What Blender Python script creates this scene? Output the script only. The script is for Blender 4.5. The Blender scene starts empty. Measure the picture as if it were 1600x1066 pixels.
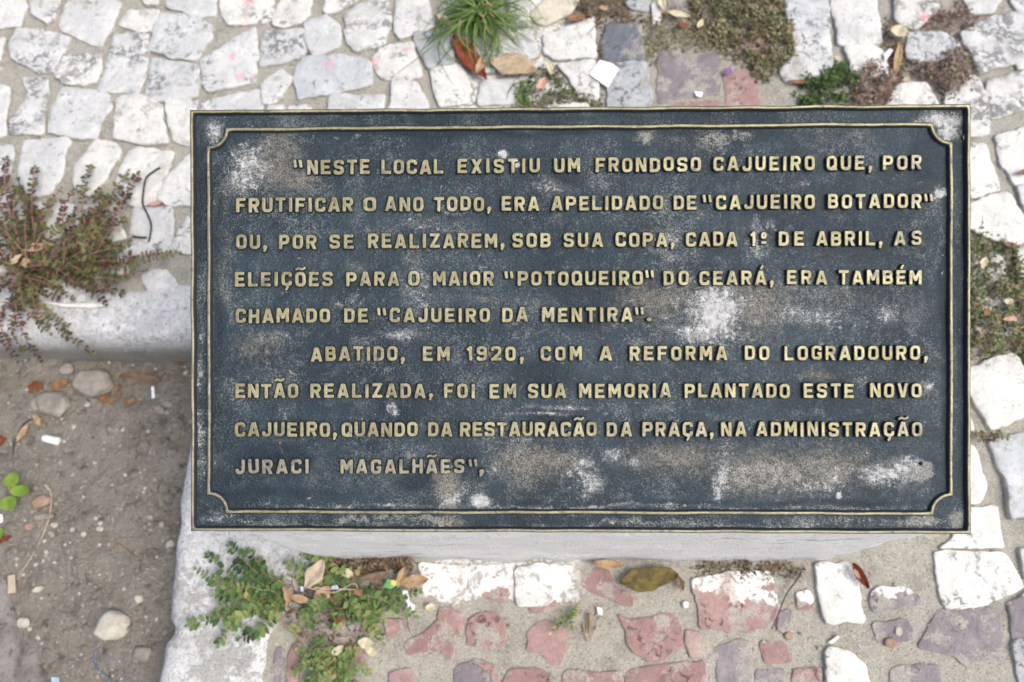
import bpy, bmesh, math, random
import numpy as np
from mathutils import Vector, Matrix, noise as mnoise
random.seed(11); rng = np.random.default_rng(11)
S = bpy.context.scene
COL = S.collection

# ------------------------------------------------------------------ camera, world, sun, exposure
F = 1333.0                                        # focal length in photo pixels (1600 wide)
CAM = Vector((-0.019064325893516525, -0.302439477521469, 1.3173210621442126))
CR = Matrix(((0.9984851445780899, 0.011206010680092795, 0.05386874215636226),
             (0.006712838109158825, 0.9469170946712968, -0.32140776845588315),
             (-0.05461093170228117, 0.3212824943004334, 0.9454074280407896)))
cd = bpy.data.cameras.new('camera'); cam = bpy.data.objects.new('camera', cd); COL.objects.link(cam)
cam.matrix_world = Matrix.Translation(CAM) @ CR.to_4x4()
cd.sensor_width = 36.0; cd.sensor_fit = 'HORIZONTAL'; cd.lens = 36.0 * F / 1600.0
cd.clip_start = 0.02; cd.clip_end = 500
cd.dof.use_dof = True; cd.dof.focus_distance = 0.872; cd.dof.aperture_fstop = 5.6
S.camera = cam

SUN_EL, SUN_AZ = math.radians(59), math.radians(113)      # azimuth from +y (north) towards +x
w = bpy.data.worlds.new('World'); S.world = w; w.use_nodes = True
wn = w.node_tree.nodes; sky = wn.new('ShaderNodeTexSky'); sky.sky_type = 'NISHITA'
sky.sun_disc = False; sky.sun_elevation = SUN_EL; sky.sun_rotation = SUN_AZ
sky.dust_density = 5.0; sky.ozone_density = 0.6; sky.air_density = 1.0
bg = wn['Background']; bg.inputs['Strength'].default_value = 0.15
w.node_tree.links.new(sky.outputs[0], bg.inputs['Color'])
sd = bpy.data.lights.new('sun', 'SUN'); sd.energy = 1.4; sd.angle = math.radians(30); sd.color = (1.0, 0.985, 0.93)
so = bpy.data.objects.new('sun', sd); COL.objects.link(so)
sdir = Vector((math.sin(SUN_AZ) * math.cos(SUN_EL), math.cos(SUN_AZ) * math.cos(SUN_EL), math.sin(SUN_EL)))
so.rotation_euler = sdir.to_track_quat('Z', 'Y').to_euler()
S.view_settings.view_transform = 'Standard'; S.view_settings.look = 'None'
S.view_settings.gamma = 1; S.view_settings.exposure = 0.50

# ------------------------------------------------------------------ frames
PC = Vector((0, 0, 0.49292154601889915))
PR = Matrix(((0.9995252534823037, 0.009958265050955258, 0.029156484841483272),
             (0.0, 0.9463261098997285, -0.32321338728779),
             (-0.030810187457020133, 0.32305994285770223, 0.9458768448744485)))
PM = Matrix.Translation(PC) @ PR.to_4x4(); PMI = PM.inverted()
PN = PR @ Vector((0, 0, 1))
PW, PH = 0.80, 0.43705
def ray(x, y): return CR @ Vector(((x - 800) / F, -(y - 533) / F, -1))
def gp(x, y, z=0.0):                               # photo pixel -> point at height z above the pavement
    v = ray(x, y); return CAM + v * ((z - CAM.z) / v.z)
def gs(x, y, z=0.0):                               # metres per photo pixel there
    return (gp(x, y, z) - CAM).dot(CR @ Vector((0, 0, -1))) / F
def pp(x, y, h=0.0):                               # photo pixel -> plaque frame (x, y), on plane h
    v = ray(x, y); o = PMI @ CAM; d = PR.transposed() @ v
    q = o + d * ((h - o.z) / d.z); return Vector((q.x, q.y))

# ------------------------------------------------------------------ tagging and mesh helpers
def tag(o, label=None, cat=None, group=None, kind=None):
    if label: o['label'] = label
    if cat: o['category'] = cat
    if group: o['group'] = group
    if kind: o['kind'] = kind
    return o
def obj(name, verts, faces, mat, parent=None, smooth=True, attrs=None, origin=None):
    me = bpy.data.meshes.new(name)
    v = np.asarray(verts, dtype=float)
    if origin is not None: v = v - np.asarray(origin)
    me.from_pydata(v.tolist(), [], [list(map(int, f)) for f in faces])
    if smooth: me.polygons.foreach_set('use_smooth', [True] * len(me.polygons))
    for k, a in (attrs or {}).items():
        at = me.attributes.new(k, 'FLOAT', 'POINT'); at.data.foreach_set('value', np.asarray(a, dtype=np.float32))
    me.materials.append(mat); me.update()
    o = bpy.data.objects.new(name, me); COL.objects.link(o)
    if parent is not None: o.parent = parent
    if origin is not None: o.location = origin
    return o
def empty(name, loc):
    o = bpy.data.objects.new(name, None); o.location = loc; COL.objects.link(o); o.empty_display_size = 0.01; return o
class MB:                                          # collects geometry for ONE mesh
    def __init__(s): s.v = []; s.f = []; s.a = []
    def add(s, v, f, a=0.0):
        n = len(s.v); s.v += [tuple(p) for p in v]; s.f += [[i + n for i in q] for q in f]
        s.a += (list(a) if hasattr(a, '__len__') else [a] * len(v))
    def build(s, name, mat, parent=None, origin=None, smooth=True, attr='rnd'):
        return obj(name, s.v, s.f, mat, parent, smooth, {attr: s.a}, origin)
def tube(path, r, n=6, close_ends=True):
    path = [Vector(p) for p in path]; v = []; f = []; N = len(path)
    rr = r if hasattr(r, '__len__') else [r] * N
    for i, p in enumerate(path):
        t = (path[min(i + 1, N - 1)] - path[max(i - 1, 0)]).normalized()
        a = t.cross(Vector((0, 0, 1)));  a = a.normalized() if a.length > 1e-4 else Vector((1, 0, 0))
        b = t.cross(a)
        for k in range(n):
            th = 2 * math.pi * k / n; v.append(p + (a * math.cos(th) + b * math.sin(th)) * rr[i])
    for i in range(N - 1):
        for k in range(n):
            f.append([i * n + k, i * n + (k + 1) % n, (i + 1) * n + (k + 1) % n, (i + 1) * n + k])
    if close_ends: f.append(list(range(n))[::-1]); f.append([(N - 1) * n + k for k in range(n)])
    return v, f
def spline(pts, n=8):                              # catmull-rom through 3-D points
    P = [Vector(p) for p in pts]; P = [P[0] * 2 - P[1]] + P + [P[-1] * 2 - P[-2]]; out = []
    for i in range(1, len(P) - 2):
        for k in range(n):
            t = k / n; a, b, c, d = P[i - 1:i + 3]
            out.append(0.5 * ((2 * b) + (c - a) * t + (2 * a - 5 * b + 4 * c - d) * t * t + (3 * b - a - 3 * c + d) * t ** 3))
    out.append(P[-2]); return out
_L = rng.random((512, 512))
def vnoise(x, y):
    xi = np.floor(x).astype(int); yi = np.floor(y).astype(int); fx = x - xi; fy = y - yi
    fx = fx * fx * (3 - 2 * fx); fy = fy * fy * (3 - 2 * fy); a = lambda i, j: _L[i % 512, j % 512]
    return (a(xi, yi) * (1 - fx) + a(xi + 1, yi) * fx) * (1 - fy) + (a(xi, yi + 1) * (1 - fx) + a(xi + 1, yi + 1) * fx) * fy
def fbm(x, y, s, o=4):
    r = 0; amp = 0.5
    for k in range(o): r = r + amp * (vnoise(x * s + 17.3 * k, y * s - 9.1 * k) - 0.5); s *= 2.03; amp *= 0.5
    return r
def inpoly(X, Y, poly):
    c = np.zeros(np.shape(X), bool); n = len(poly)
    for i in range(n):
        (x0, y0), (x1, y1) = poly[i], poly[(i + 1) % n]
        if y0 == y1: continue
        c ^= ((y0 > Y) != (y1 > Y)) & (X < (x1 - x0) * (Y - y0) / (y1 - y0) + x0)
    return c

# ------------------------------------------------------------------ node helper
class NT:
    def __init__(s, name):
        s.m = bpy.data.materials.new(name); s.m.use_nodes = True; s.t = s.m.node_tree
        s.b = s.t.nodes['Principled BSDF']; s.b.inputs['Roughness'].default_value = 0.85
        s.b.inputs['Specular IOR Level'].default_value = 0.25
    def put(s, sock, v):
        if isinstance(v, bpy.types.NodeSocket): s.t.links.new(v, sock)
        elif isinstance(v, (tuple, list)) and len(v) == 3 and sock.type == 'RGBA': sock.default_value = (*v, 1)
        else: sock.default_value = v
    def N(s, t): return s.t.nodes.new('ShaderNode' + t)
    def pos(s):
        return s.N('NewGeometry').outputs['Position']
    def ob(s): return s.N('TexCoord').outputs['Object']
    def scale(s, v, sc, off=(0, 0, 0), rot=(0, 0, 0)):
        n = s.N('Mapping'); s.put(n.inputs['Vector'], v); n.inputs['Scale'].default_value = sc
        n.inputs['Location'].default_value = off; n.inputs['Rotation'].default_value = rot; return n.outputs[0]
    def noise(s, sc, det=4, ro=0.55, v=None, dist=0.0):
        n = s.N('TexNoise'); n.inputs['Scale'].default_value = sc; n.inputs['Detail'].default_value = det
        n.inputs['Roughness'].default_value = ro; n.inputs['Distortion'].default_value = dist
        s.put(n.inputs['Vector'], v if v is not None else s.pos()); return n.outputs['Fac']
    def vor(s, sc, v=None, feat='F1', out='Distance', rand=1.0):
        n = s.N('TexVoronoi'); n.feature = feat; n.inputs['Scale'].default_value = sc; n.inputs['Randomness'].default_value = rand
        s.put(n.inputs['Vector'], v if v is not None else s.pos()); return n.outputs[out]
    def step(s, v, a, b, lo=0.0, hi=1.0):
        n = s.N('MapRange'); n.interpolation_type = 'SMOOTHSTEP'; s.put(n.inputs['Value'], v)
        n.inputs['From Min'].default_value = a; n.inputs['From Max'].default_value = b
        n.inputs['To Min'].default_value = lo; n.inputs['To Max'].default_value = hi; return n.outputs[0]
    def math(s, op, a, b=0.0):
        n = s.N('Math'); n.operation = op; s.put(n.inputs[0], a); s.put(n.inputs[1], b); return n.outputs[0]
    def mul(s, a, b): return s.math('MULTIPLY', a, b)
    def add(s, a, b): return s.math('ADD', a, b)
    def mix(s, f, a, b, bl='MIX'):
        n = s.N('Mix'); n.data_type = 'RGBA'; n.blend_type = bl; s.put(n.inputs[0], f); s.put(n.inputs[6], a); s.put(n.inputs[7], b); return n.outputs[2]
    def attr(s, k): n = s.N('Attribute'); n.attribute_name = k; return n.outputs['Fac']
    def sep(s, v): n = s.N('SeparateXYZ'); s.put(n.inputs[0], v); return n.outputs
    def dot(s, v, c):
        n = s.N('VectorMath'); n.operation = 'DOT_PRODUCT'; s.put(n.inputs[0], v); n.inputs[1].default_value = c; return n.outputs['Value']
    def dist(s, v, c):
        n = s.N('VectorMath'); n.operation = 'DISTANCE'; s.put(n.inputs[0], v); n.inputs[1].default_value = c; return n.outputs['Value']
    def ramp(s, f, st):
        n = s.N('ValToRGB'); s.put(n.inputs[0], f); e = n.color_ramp.elements
        e[0].position, e[0].color = st[0][0], (*st[0][1], 1); e[1].position, e[1].color = st[-1][0], (*st[-1][1], 1)
        for p, c in st[1:-1]: q = e.new(p); q.color = (*c, 1)
        return n.outputs[0]
    def bump(s, h, dist=0.001, st=1.0, prev=None):
        n = s.N('Bump'); n.inputs['Distance'].default_value = dist; n.inputs['Strength'].default_value = st
        s.put(n.inputs['Height'], h)
        if prev is not None: s.put(n.inputs['Normal'], prev)
        return n.outputs[0]
    def out(s, col=None, rough=None, nrm=None, metal=None):
        if col is not None: s.put(s.b.inputs['Base Color'], col)
        if rough is not None: s.put(s.b.inputs['Roughness'], rough)
        if nrm is not None: s.put(s.b.inputs['Normal'], nrm)
        if metal is not None: s.put(s.b.inputs['Metallic'], metal)
        return s.m

YF = gp(800, 880).y                                # foot of the plinth's front face
def sand_col(t):
    g = t.noise(420, 3, 0.7); b = t.noise(9, 4, 0.6); m = t.noise(60, 4, 0.65)
    c = t.mix(b, (0.315, 0.30, 0.255), (0.42, 0.405, 0.35))
    c = t.mix(t.step(m, 0.35, 0.7, 0, .8), c, (0.375, 0.36, 0.31))
    c = t.mix(t.step(t.noise(24, 5, 0.7), 0.52, 0.40, 0, 0.45), c, (0.225, 0.21, 0.18))
    c = t.mix(t.step(g, 0.56, 0.70, 0, 0.75), c, (0.56, 0.53, 0.46))
    c = t.mix(t.step(g, 0.44, 0.30, 0, 0.65), c, (0.13, 0.115, 0.10))
    v = t.vor(560, out='Color'); vv = t.sep(v)[0]
    c = t.mix(t.step(vv, 0.93, 0.97, 0, 0.5), c, (0.62, 0.59, 0.52))
    c = t.mix(t.step(vv, 0.06, 0.03, 0, 0.55), c, (0.09, 0.075, 0.065))
    return c, g
def paint_mask(t, depth=0.05):                     # old white paint splashed on the ground along the plinth's foot
    x, y, z = t.sep(t.pos()); d = t.math('DIVIDE', t.math('SUBTRACT', YF, y), depth)
    n = t.noise(26, 5, 0.65); m = t.step(t.math('SUBTRACT', t.mul(n, 2.3), d), 0.22, 0.30)
    gx = t.noise(5.3, 2, 0.5, t.scale(t.pos(), (1, 0.05, 0.05), (3.1, 0, 0)))
    m = t.mul(m, t.step(gx, 0.40, 0.46)); m = t.mul(m, t.step(t.noise(170, 3, 0.6), 0.34, 0.42))
    m = t.mul(m, t.step(y, YF + 0.01, YF + 0.002)); return m
def mat_sand():
    t = NT('sand_mortar'); c, g = sand_col(t)
    x, y, z = t.sep(t.pos())
    n = t.noise(26, 5, 0.65); d = t.math('DIVIDE', t.math('SUBTRACT', YF, y), 0.052)
    pm = t.step(t.math('SUBTRACT', t.mul(n, 2.3), d), 0.22, 0.30)
    pm = t.mul(t.mul(pm, t.step(t.noise(120, 4, 0.65), 0.36, 0.46)), t.mul(t.step(x, -0.24, -0.205), t.step(x, 0.03, -0.01)))
    c = t.mix(pm, c, t.mix(t.step(t.noise(80, 5, 0.72, None, 0.5), 0.46, 0.60), (0.70, 0.69, 0.66), (0.36, 0.345, 0.31)))
    nb = t.bump(t.add(t.mul(g, 0.8), t.noise(130, 4, 0.6)), 0.0035, 0.9)
    return t.out(c, 0.95, nb)
def mat_stone(name, cols, sand=0.35, pits=0.5, paint=False, pink=False):
    t = NT(name); r = t.attr('rnd'); e = t.attr('edge'); p = t.pos()
    off = t.N('Combine' + 'XYZ'); t.put(off.inputs[2], t.mul(r, 7.0)); va = t.N('VectorMath'); t.put(va.inputs[0], p); t.put(va.inputs[1], off.outputs[0]); v = va.outputs[0]
    c = t.ramp(r, cols)
    n1 = t.noise(28, 5, 0.6, v); n2 = t.noise(95, 5, 0.65, v, 0.6); n3 = t.noise(420, 3, 0.6, v)
    c = t.mix(t.step(n1, 0.62, 0.34, 0, 0.45), c, tuple(k * 0.70 for k in cols[0][1]))
    c = t.mix(t.step(t.noise(150, 4, 0.7, v), 0.52, 0.34, 0, 0.35), c, tuple(k * 0.62 for k in cols[0][1]))
    c = t.mix(t.step(n1, 0.58, 0.72, 0, 0.5), c, tuple(min(0.8, k * 1.14) for k in cols[-1][1]))
    c = t.mix(t.step(n3, 0.38, 0.28, 0, 0.35), c, tuple(k * 0.5 for k in cols[0][1]))
    # pits and grey weathering, some stones more than others
    r2 = t.math('FRACT', t.mul(r, 37.7)); th = t.mul(t.step(r2, 0.15, 0.9), 0.16 * pits)
    pm = t.step(t.add(n2, th), 0.605, 0.67, 0, 0.85)
    patch = t.step(t.noise(17, 2, 0.5, v), 0.44, 0.60)
    c = t.mix(t.mul(pm, patch), c, tuple(k * 0.30 for k in cols[0][1]))
    c = t.mix(t.mul(t.step(t.noise(45, 4, 0.7, v), 0.57, 0.72, 0, 0.45 * pits), t.step(r2, 0.5, 0.9)), c, (0.30, 0.30, 0.29))
    # sandy dust over the rim and in patches
    sc, g = sand_col(t)
    em = t.step(t.add(t.mul(e, 0.9), t.mul(t.math('SUBTRACT', n2, 0.5), 1.5)), 0.62 - max(0, sand - .4) * 3.5, 0.95, 0, 0.85)
    c = t.mix(em, c, sc)
    sm = t.step(t.add(t.noise(24, 4, 0.62, v), t.mul(t.math('SUBTRACT', n3, 0.5), 0.35)), 0.66 - 0.3 * sand, 0.72 - 0.3 * sand, 0, 0.8)
    c = t.mix(sm, c, sc)
    if pink:
        for (x, y, rr) in ((362, 88, 6), (374, 121, 8), (388, 3, 8), (382, 27, 4), (514, 100, 8), (586, 96, 8), (634, 78, 5), (1445, 28, 10)):
            q = gp(x, y, 0.008); d = t.dist(p, q); k = gs(x, y)
            m = t.step(t.add(d, t.mul(t.math('SUBTRACT', n2, 0.5), 0.022)), rr * k * 1.2, rr * k * 0.4, 0, 0.45)
            c = t.mix(m, c, (0.72, 0.22, 0.30))
    if paint: c = t.mix(paint_mask(t), c, t.mix(t.step(t.noise(70, 5, 0.72, None, 0.5), 0.50, 0.64), (0.74, 0.735, 0.71), (0.40, 0.385, 0.36)))
    nb = t.bump(t.add(t.add(n2, t.mul(n3, 0.45)), t.mul(t.noise(30, 3, 0.5, v), 1.5)), 0.0032, 0.9)
    return t.out(c, 0.8, nb)
M = {}
M['sand'] = mat_sand()
M['pale'] = mat_stone('pale_limestone', [(0.0, (0.54, 0.55, 0.545)), (0.3, (0.61, 0.61, 0.59)), (0.65, (0.65, 0.645, 0.61)), (1.0, (0.68, 0.665, 0.61))], 0.22, 0.9, pink=True)
M['white'] = mat_stone('white_limestone', [(0.0, (0.66, 0.65, 0.61)), (1.0, (0.74, 0.73, 0.68))], 0.15, 0.5, paint=True)
M['grey'] = mat_stone('grey_limestone', [(0.0, (0.36, 0.385, 0.41)), (1.0, (0.44, 0.455, 0.46))], 0.3, 0.6)
M['slate'] = mat_stone('dark_slate_stone', [(0.0, (0.13, 0.145, 0.175)), (1.0, (0.17, 0.18, 0.205))], 0.3, 0.4)
M['red'] = mat_stone('red_stone', [(0.0, (0.31, 0.195, 0.185)), (0.5, (0.37, 0.235, 0.22)), (1.0, (0.42, 0.29, 0.27))], 0.46, 0.5, paint=True)
M['purple'] = mat_stone('purple_stone', [(0.0, (0.215, 0.19, 0.205)), (1.0, (0.29, 0.26, 0.27))], 0.48, 0.5, paint=True)

def mat_soil():
    t = NT('dry_soil'); b = t.noise(7, 4, 0.6); m = t.noise(45, 5, 0.65); g = t.noise(300, 4, 0.7)
    c = t.mix(t.step(b, 0.3, 0.7), (0.27, 0.245, 0.205), (0.50, 0.46, 0.39))
    c = t.mix(t.step(m, 0.35, 0.68, 0, 0.7), c, (0.38, 0.345, 0.29))
    c = t.mix(t.step(m, 0.47, 0.30, 0, 0.85), c, (0.13, 0.11, 0.09))
    c = t.mix(t.step(t.noise(120, 4, 0.7), 0.5, 0.66, 0, 0.6), c, (0.50, 0.46, 0.39))
    c = t.mix(t.step(g, 0.57, 0.72, 0, 0.7), c, (0.42, 0.385, 0.32))
    c = t.mix(t.step(g, 0.43, 0.30, 0, 0.7), c, (0.05, 0.042, 0.036))
    return t.out(c, 0.97, t.bump(t.add(t.mul(g, 0.7), t.mul(m, 1.8)), 0.016, 1.0))
M['soil'] = mat_soil()
def mat_whitewash(name, kerb=False):
    t = NT(name); p = t.pos(); n1 = t.noise(11, 5, 0.6); n2 = t.noise(75, 5, 0.7); n3 = t.noise(300, 3, 0.6)
    st = t.noise(60, 5, 0.65, t.scale(p, (0.10, 1.3, 1.3)))
    c = t.mix(t.step(n1, 0.3, 0.7), ((0.60, 0.60, 0.59) if kerb else (0.80, 0.80, 0.79)), ((0.76, 0.76, 0.75) if kerb else (0.87, 0.87, 0.86)))
    c = t.mix(t.mul(t.step(st, 0.54, 0.72, 0, 0.35), t.step(n1, 0.42, 0.6)), c, (0.50, 0.505, 0.51))
    c = t.mix(t.step(st, 0.40, 0.30, 0, 0.5), c, (0.72, 0.72, 0.715) if kerb else (0.86, 0.86, 0.855))
    c = t.mix(t.step(n2, 0.54, 0.68, 0, 0.35), c, (0.42, 0.42, 0.41))
    if kerb:
        x, y, z = t.sep(p)
        wear = t.step(t.add(t.mul(t.noise(10, 4, 0.6), 0.6), t.mul(n2, 0.6)), 0.56, 0.66, 0, 0.85)
        wear = t.mul(wear, t.step(y, -0.16, -0.25, 0.35, 1.0))
        c = t.mix(wear, c, t.mix(n3, (0.30, 0.29, 0.27), (0.50, 0.49, 0.46)))
        c = t.mix(t.mul(t.step(t.noise(55, 6, 0.75, None, 0.8), 0.52, 0.62, 0, 0.7), t.step(n1, 0.40, 0.58)), c, (0.36, 0.355, 0.345))
        c = t.mix(t.step(t.noise(190, 4, 0.75), 0.55, 0.64, 0, 0.65), c, (0.24, 0.24, 0.235))
        cr = t.noise(14, 6, 0.7, None, 0.3); c = t.mix(t.mul(t.step(t.math('ABSOLUTE', t.math('SUBTRACT', cr, 0.5)), 0.006, 0.001, 0, 0.7), t.step(n1, 0.45, 0.55)), c, (0.16, 0.15, 0.14))
        c = t.mix(t.mul(t.step(n2, 0.48, 0.36), t.step(n1, 0.40, 0.55)), c, (0.78, 0.78, 0.775))
        low = t.step(t.add(z, t.mul(t.math('SUBTRACT', n2, 0.5), 0.05)), -0.01, -0.06, 0, 0.8)
        c = t.mix(low, c, (0.22, 0.19, 0.155))
        c = t.mix(t.step(t.noise(140, 4, 0.7, None, 0.5), 0.60, 0.68, 0, 0.8), c, (0.17, 0.17, 0.165))
    else:
        x, y, z = t.sep(p)
        ck = t.noise(26, 6, 0.78, t.scale(p, (0.30, 2.2, 2.6), (2.2, 0, 0)))
        c = t.mix(t.mul(t.step(ck, 0.585, 0.61, 0, 0.85), t.step(t.noise(9, 3, 0.6, t.scale(p, (1, 1, 1), (5, 1, 0))), 0.50, 0.58)), c, (0.12, 0.085, 0.07))
        low = t.step(t.add(z, t.mul(t.math('SUBTRACT', n2, 0.5), 0.10)), 0.04, 0.0, 0, 0.55)
        c = t.mix(low, c, (0.35, 0.33, 0.30))
        c = t.mix(t.step(t.noise(150, 4, 0.7), 0.64, 0.70, 0, 0.6), c, (0.3, 0.3, 0.3))
    nb = t.bump(t.add(t.add(n2, st), t.mul(n3, 0.5)), 0.0050, 1.0)
    return t.out(c, 0.75, nb)
M['plinth'] = mat_whitewash('whitewashed_concrete'); M['kerb'] = mat_whitewash('worn_painted_kerb', True)

def mat_plate():
    t = NT('weathered_dark_bronze'); v = t.ob(); W = t.attr('chalk'); T = t.attr('dust'); G = t.attr('lichen')
    n_big = t.noise(7, 4, 0.6, v); n_mid = t.noise(38, 6, 0.68, v, 0.4); n_fine = t.noise(160, 6, 0.72, v); sp = t.noise(620, 3, 0.75, v)
    pit = t.vor(420, v); spk = t.noise(330, 4, 0.8, v, 0.8)
    c = t.mix(t.step(n_big, 0.35, 0.65), (0.009, 0.021, 0.031), (0.024, 0.043, 0.056))
    c = t.mix(t.step(n_mid, 0.50, 0.72, 0, 0.6), c, (0.066, 0.092, 0.102))
    c = t.mix(t.step(t.add(t.noise(16, 5, 0.7, v, 0.5), t.mul(t.math('SUBTRACT', sp, 0.5), 0.9)), 0.55, 0.80, 0, 0.6), c, (0.15, 0.165, 0.165))
    strk = t.noise(30, 6, 0.75, t.scale(v, (0.35, 1.6, 1)), 0.6); strv = t.noise(40, 5, 0.7, t.scale(v, (1.5, 0.3, 1)), 0.5)
    c = t.mix(t.step(strk, 0.60, 0.72, 0, 0.45), c, (0.14, 0.15, 0.148)); c = t.mix(t.step(strv, 0.56, 0.70, 0, 0.5), c, (0.010, 0.016, 0.021))
    c = t.mix(t.step(n_mid, 0.46, 0.30, 0, 0.8), c, (0.010, 0.016, 0.022))
    c = t.mix(t.step(t.noise(24, 5, 0.7, t.scale(v, (1, 1, 1), (4, 2, 0))), 0.56, 0.68, 0, 0.7), c, (0.012, 0.022, 0.032))
    # fine grain of the casting: pale and black specks
    pat = t.noise(11, 5, 0.65, t.scale(v, (1, 1, 1), (2.5, 7, 0)), 0.4); dens = t.add(t.add(t.step(n_mid, 0.30, 0.68, -0.06, 0.05), t.step(pat, 0.36, 0.66, -0.09, 0.06)), t.mul(W, 0.10))
    c = t.mix(t.step(t.add(sp, dens), 0.545, 0.70, 0, 0.58), c, (0.20, 0.215, 0.21))
    c = t.mix(t.step(sp, 0.44, 0.32, 0, 0.8), c, (0.008, 0.011, 0.015))
    c = t.mix(t.step(t.add(spk, dens), 0.665, 0.75, 0, 0.75), c, (0.36, 0.37, 0.35))
    nv = t.add(t.attr('navy'), t.add(t.mul(t.math('SUBTRACT', n_mid, 0.5), 1.2), t.mul(t.math('SUBTRACT', sp, 0.5), 0.7))); c = t.mix(t.step(nv, 0.35, 0.85, 0, 0.85), c, (0.006, 0.015, 0.024))
    # tan dust
    tn = t.add(t.add(T, t.mul(t.math('SUBTRACT', n_fine, 0.5), 1.3)), t.mul(t.math('SUBTRACT', sp, 0.5), 0.9))
    tn = t.add(tn, t.mul(t.math('SUBTRACT', n_mid, 0.5), 0.9))
    c = t.mix(t.step(tn, 0.15, 1.15, 0, 0.72), c, t.mix(n_fine, (0.14, 0.125, 0.10), (0.36, 0.325, 0.265)))
    c = t.mix(t.mul(t.step(T, 0.15, 0.6), t.step(spk, 0.60, 0.68, 0, 0.8)), c, (0.46, 0.43, 0.36))
    c = t.mix(t.mul(t.step(T, 0.2, 0.7), t.step(sp, 0.48, 0.38, 0, 0.85)), c, (0.02, 0.02, 0.018))
    # grey lichen
    gn = t.add(t.add(G, t.mul(t.math('SUBTRACT', n_mid, 0.5), 2.0)), t.mul(t.math('SUBTRACT', n_fine, 0.5), 1.0))
    c = t.mix(t.step(t.add(gn, t.mul(t.math('SUBTRACT', sp, 0.5), 0.5)), 0.45, 0.85, 0, 0.7), c, t.mix(t.step(sp, 0.38, 0.62), (0.15, 0.155, 0.14), (0.33, 0.33, 0.295)))
    # soft chalk veil, then chalky white bloom
    vn = t.add(t.mul(W, 0.9), t.mul(t.math('SUBTRACT', t.noise(70, 6, 0.72, v, 0.7), 0.5), 1.5))
    c = t.mix(t.step(vn, 0.15, 0.95, 0, 0.6), c, t.mix(t.step(sp, 0.38, 0.6), (0.11, 0.12, 0.12), (0.36, 0.365, 0.355)))
    wn_ = t.add(t.add(W, t.mul(t.math('SUBTRACT', n_fine, 0.5), 2.6)), t.mul(t.math('SUBTRACT', n_mid, 0.5), 1.6))
    wm = t.step(t.add(wn_, t.mul(t.math('SUBTRACT', sp, 0.5), 0.9)), 0.46, 1.15, 0, 0.80)
    c = t.mix(wm, c, t.mix(t.step(n_fine, 0.35, 0.65), (0.24, 0.245, 0.24), (0.62, 0.62, 0.60)))
    c = t.mix(t.step(t.add(t.mul(W, 0.36), t.noise(120, 6, 0.75, v, 0.9)), 0.75, 0.83, 0, 0.55), c, (0.46, 0.465, 0.46))
    # stray flecks everywhere
    fl = t.step(t.add(t.noise(85, 6, 0.8, v, 1.2), t.mul(t.math('SUBTRACT', n_big, 0.5), 0.25)), 0.63, 0.70, 0, 0.7)
    c = t.mix(fl, c, (0.30, 0.32, 0.315))
    t.b.inputs['Specular IOR Level'].default_value = 0.30
    h = t.add(t.add(t.mul(sp, 0.55), t.mul(pit, 0.5)), t.add(t.mul(n_fine, 1.2), t.mul(wm, 0.25)))
    return t.out(c, t.add(t.step(n_mid, 0.3, 0.7, 0.40, 0.65), t.mul(wm, 0.25)), t.bump(h, 0.0011, 0.9), 0.0)
def mat_gold():
    t = NT('polished_brass_relief'); v = t.ob(); D = t.attr('dull')
    nz = t.dot(t.N('NewGeometry').outputs['Normal'], PN)
    n1 = t.noise(30, 5, 0.65, v); n2 = t.noise(190, 5, 0.7, v); n3 = t.noise(600, 3, 0.7, v)
    g = t.mix(t.step(n1, 0.3, 0.7), (0.215, 0.195, 0.105), (0.36, 0.335, 0.20))
    g = t.mix(t.step(n2, 0.55, 0.75, 0, 0.55), g, (0.52, 0.49, 0.33))
    g = t.mix(t.step(n2, 0.45, 0.27, 0, 0.6), g, (0.22, 0.17, 0.085))
    dl = t.step(t.add(D, t.mul(t.math('SUBTRACT', n2, 0.5), 1.5)), 0.35, 0.8, 0, 0.75)
    g = t.mix(dl, g, t.mix(n1, (0.17, 0.155, 0.13), (0.30, 0.285, 0.25)))
    g = t.mix(t.step(n3, 0.40, 0.27, 0, 0.6), g, (0.06, 0.05, 0.035))
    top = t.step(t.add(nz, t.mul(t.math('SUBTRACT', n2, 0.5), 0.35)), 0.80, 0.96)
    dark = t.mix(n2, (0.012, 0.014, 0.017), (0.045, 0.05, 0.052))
    g = t.mix(t.step(t.noise(75, 5, 0.75, v, 0.6), 0.53, 0.66, 0, 0.7), g, (0.155, 0.14, 0.09))
    g = t.mix(t.step(t.noise(240, 4, 0.75, v, 0.5), 0.60, 0.70, 0, 0.75), g, (0.05, 0.048, 0.04))
    CH = t.add(t.attr('chalk'), t.mul(t.math('SUBTRACT', n2, 0.5), 2.2)); g = t.mix(t.step(CH, 0.35, 0.9, 0, 0.75), g, (0.44, 0.43, 0.40))
    dmg = t.step(t.add(t.noise(46, 5, 0.7, v, 0.8), t.mul(D, 0.06)), 0.565, 0.65, 0, 0.75); g = t.mix(dmg, g, t.mix(n3, (0.05, 0.055, 0.055), (0.19, 0.185, 0.16)))
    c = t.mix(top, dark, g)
    return t.out(c, t.step(n2, 0.3, 0.7, 0.34, 0.6), t.bump(t.add(n2, t.mul(n3, 0.4)), 0.0007, 0.7), t.mul(top, 0.35))
M['plate'] = mat_plate(); M['gold'] = mat_gold()

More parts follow.
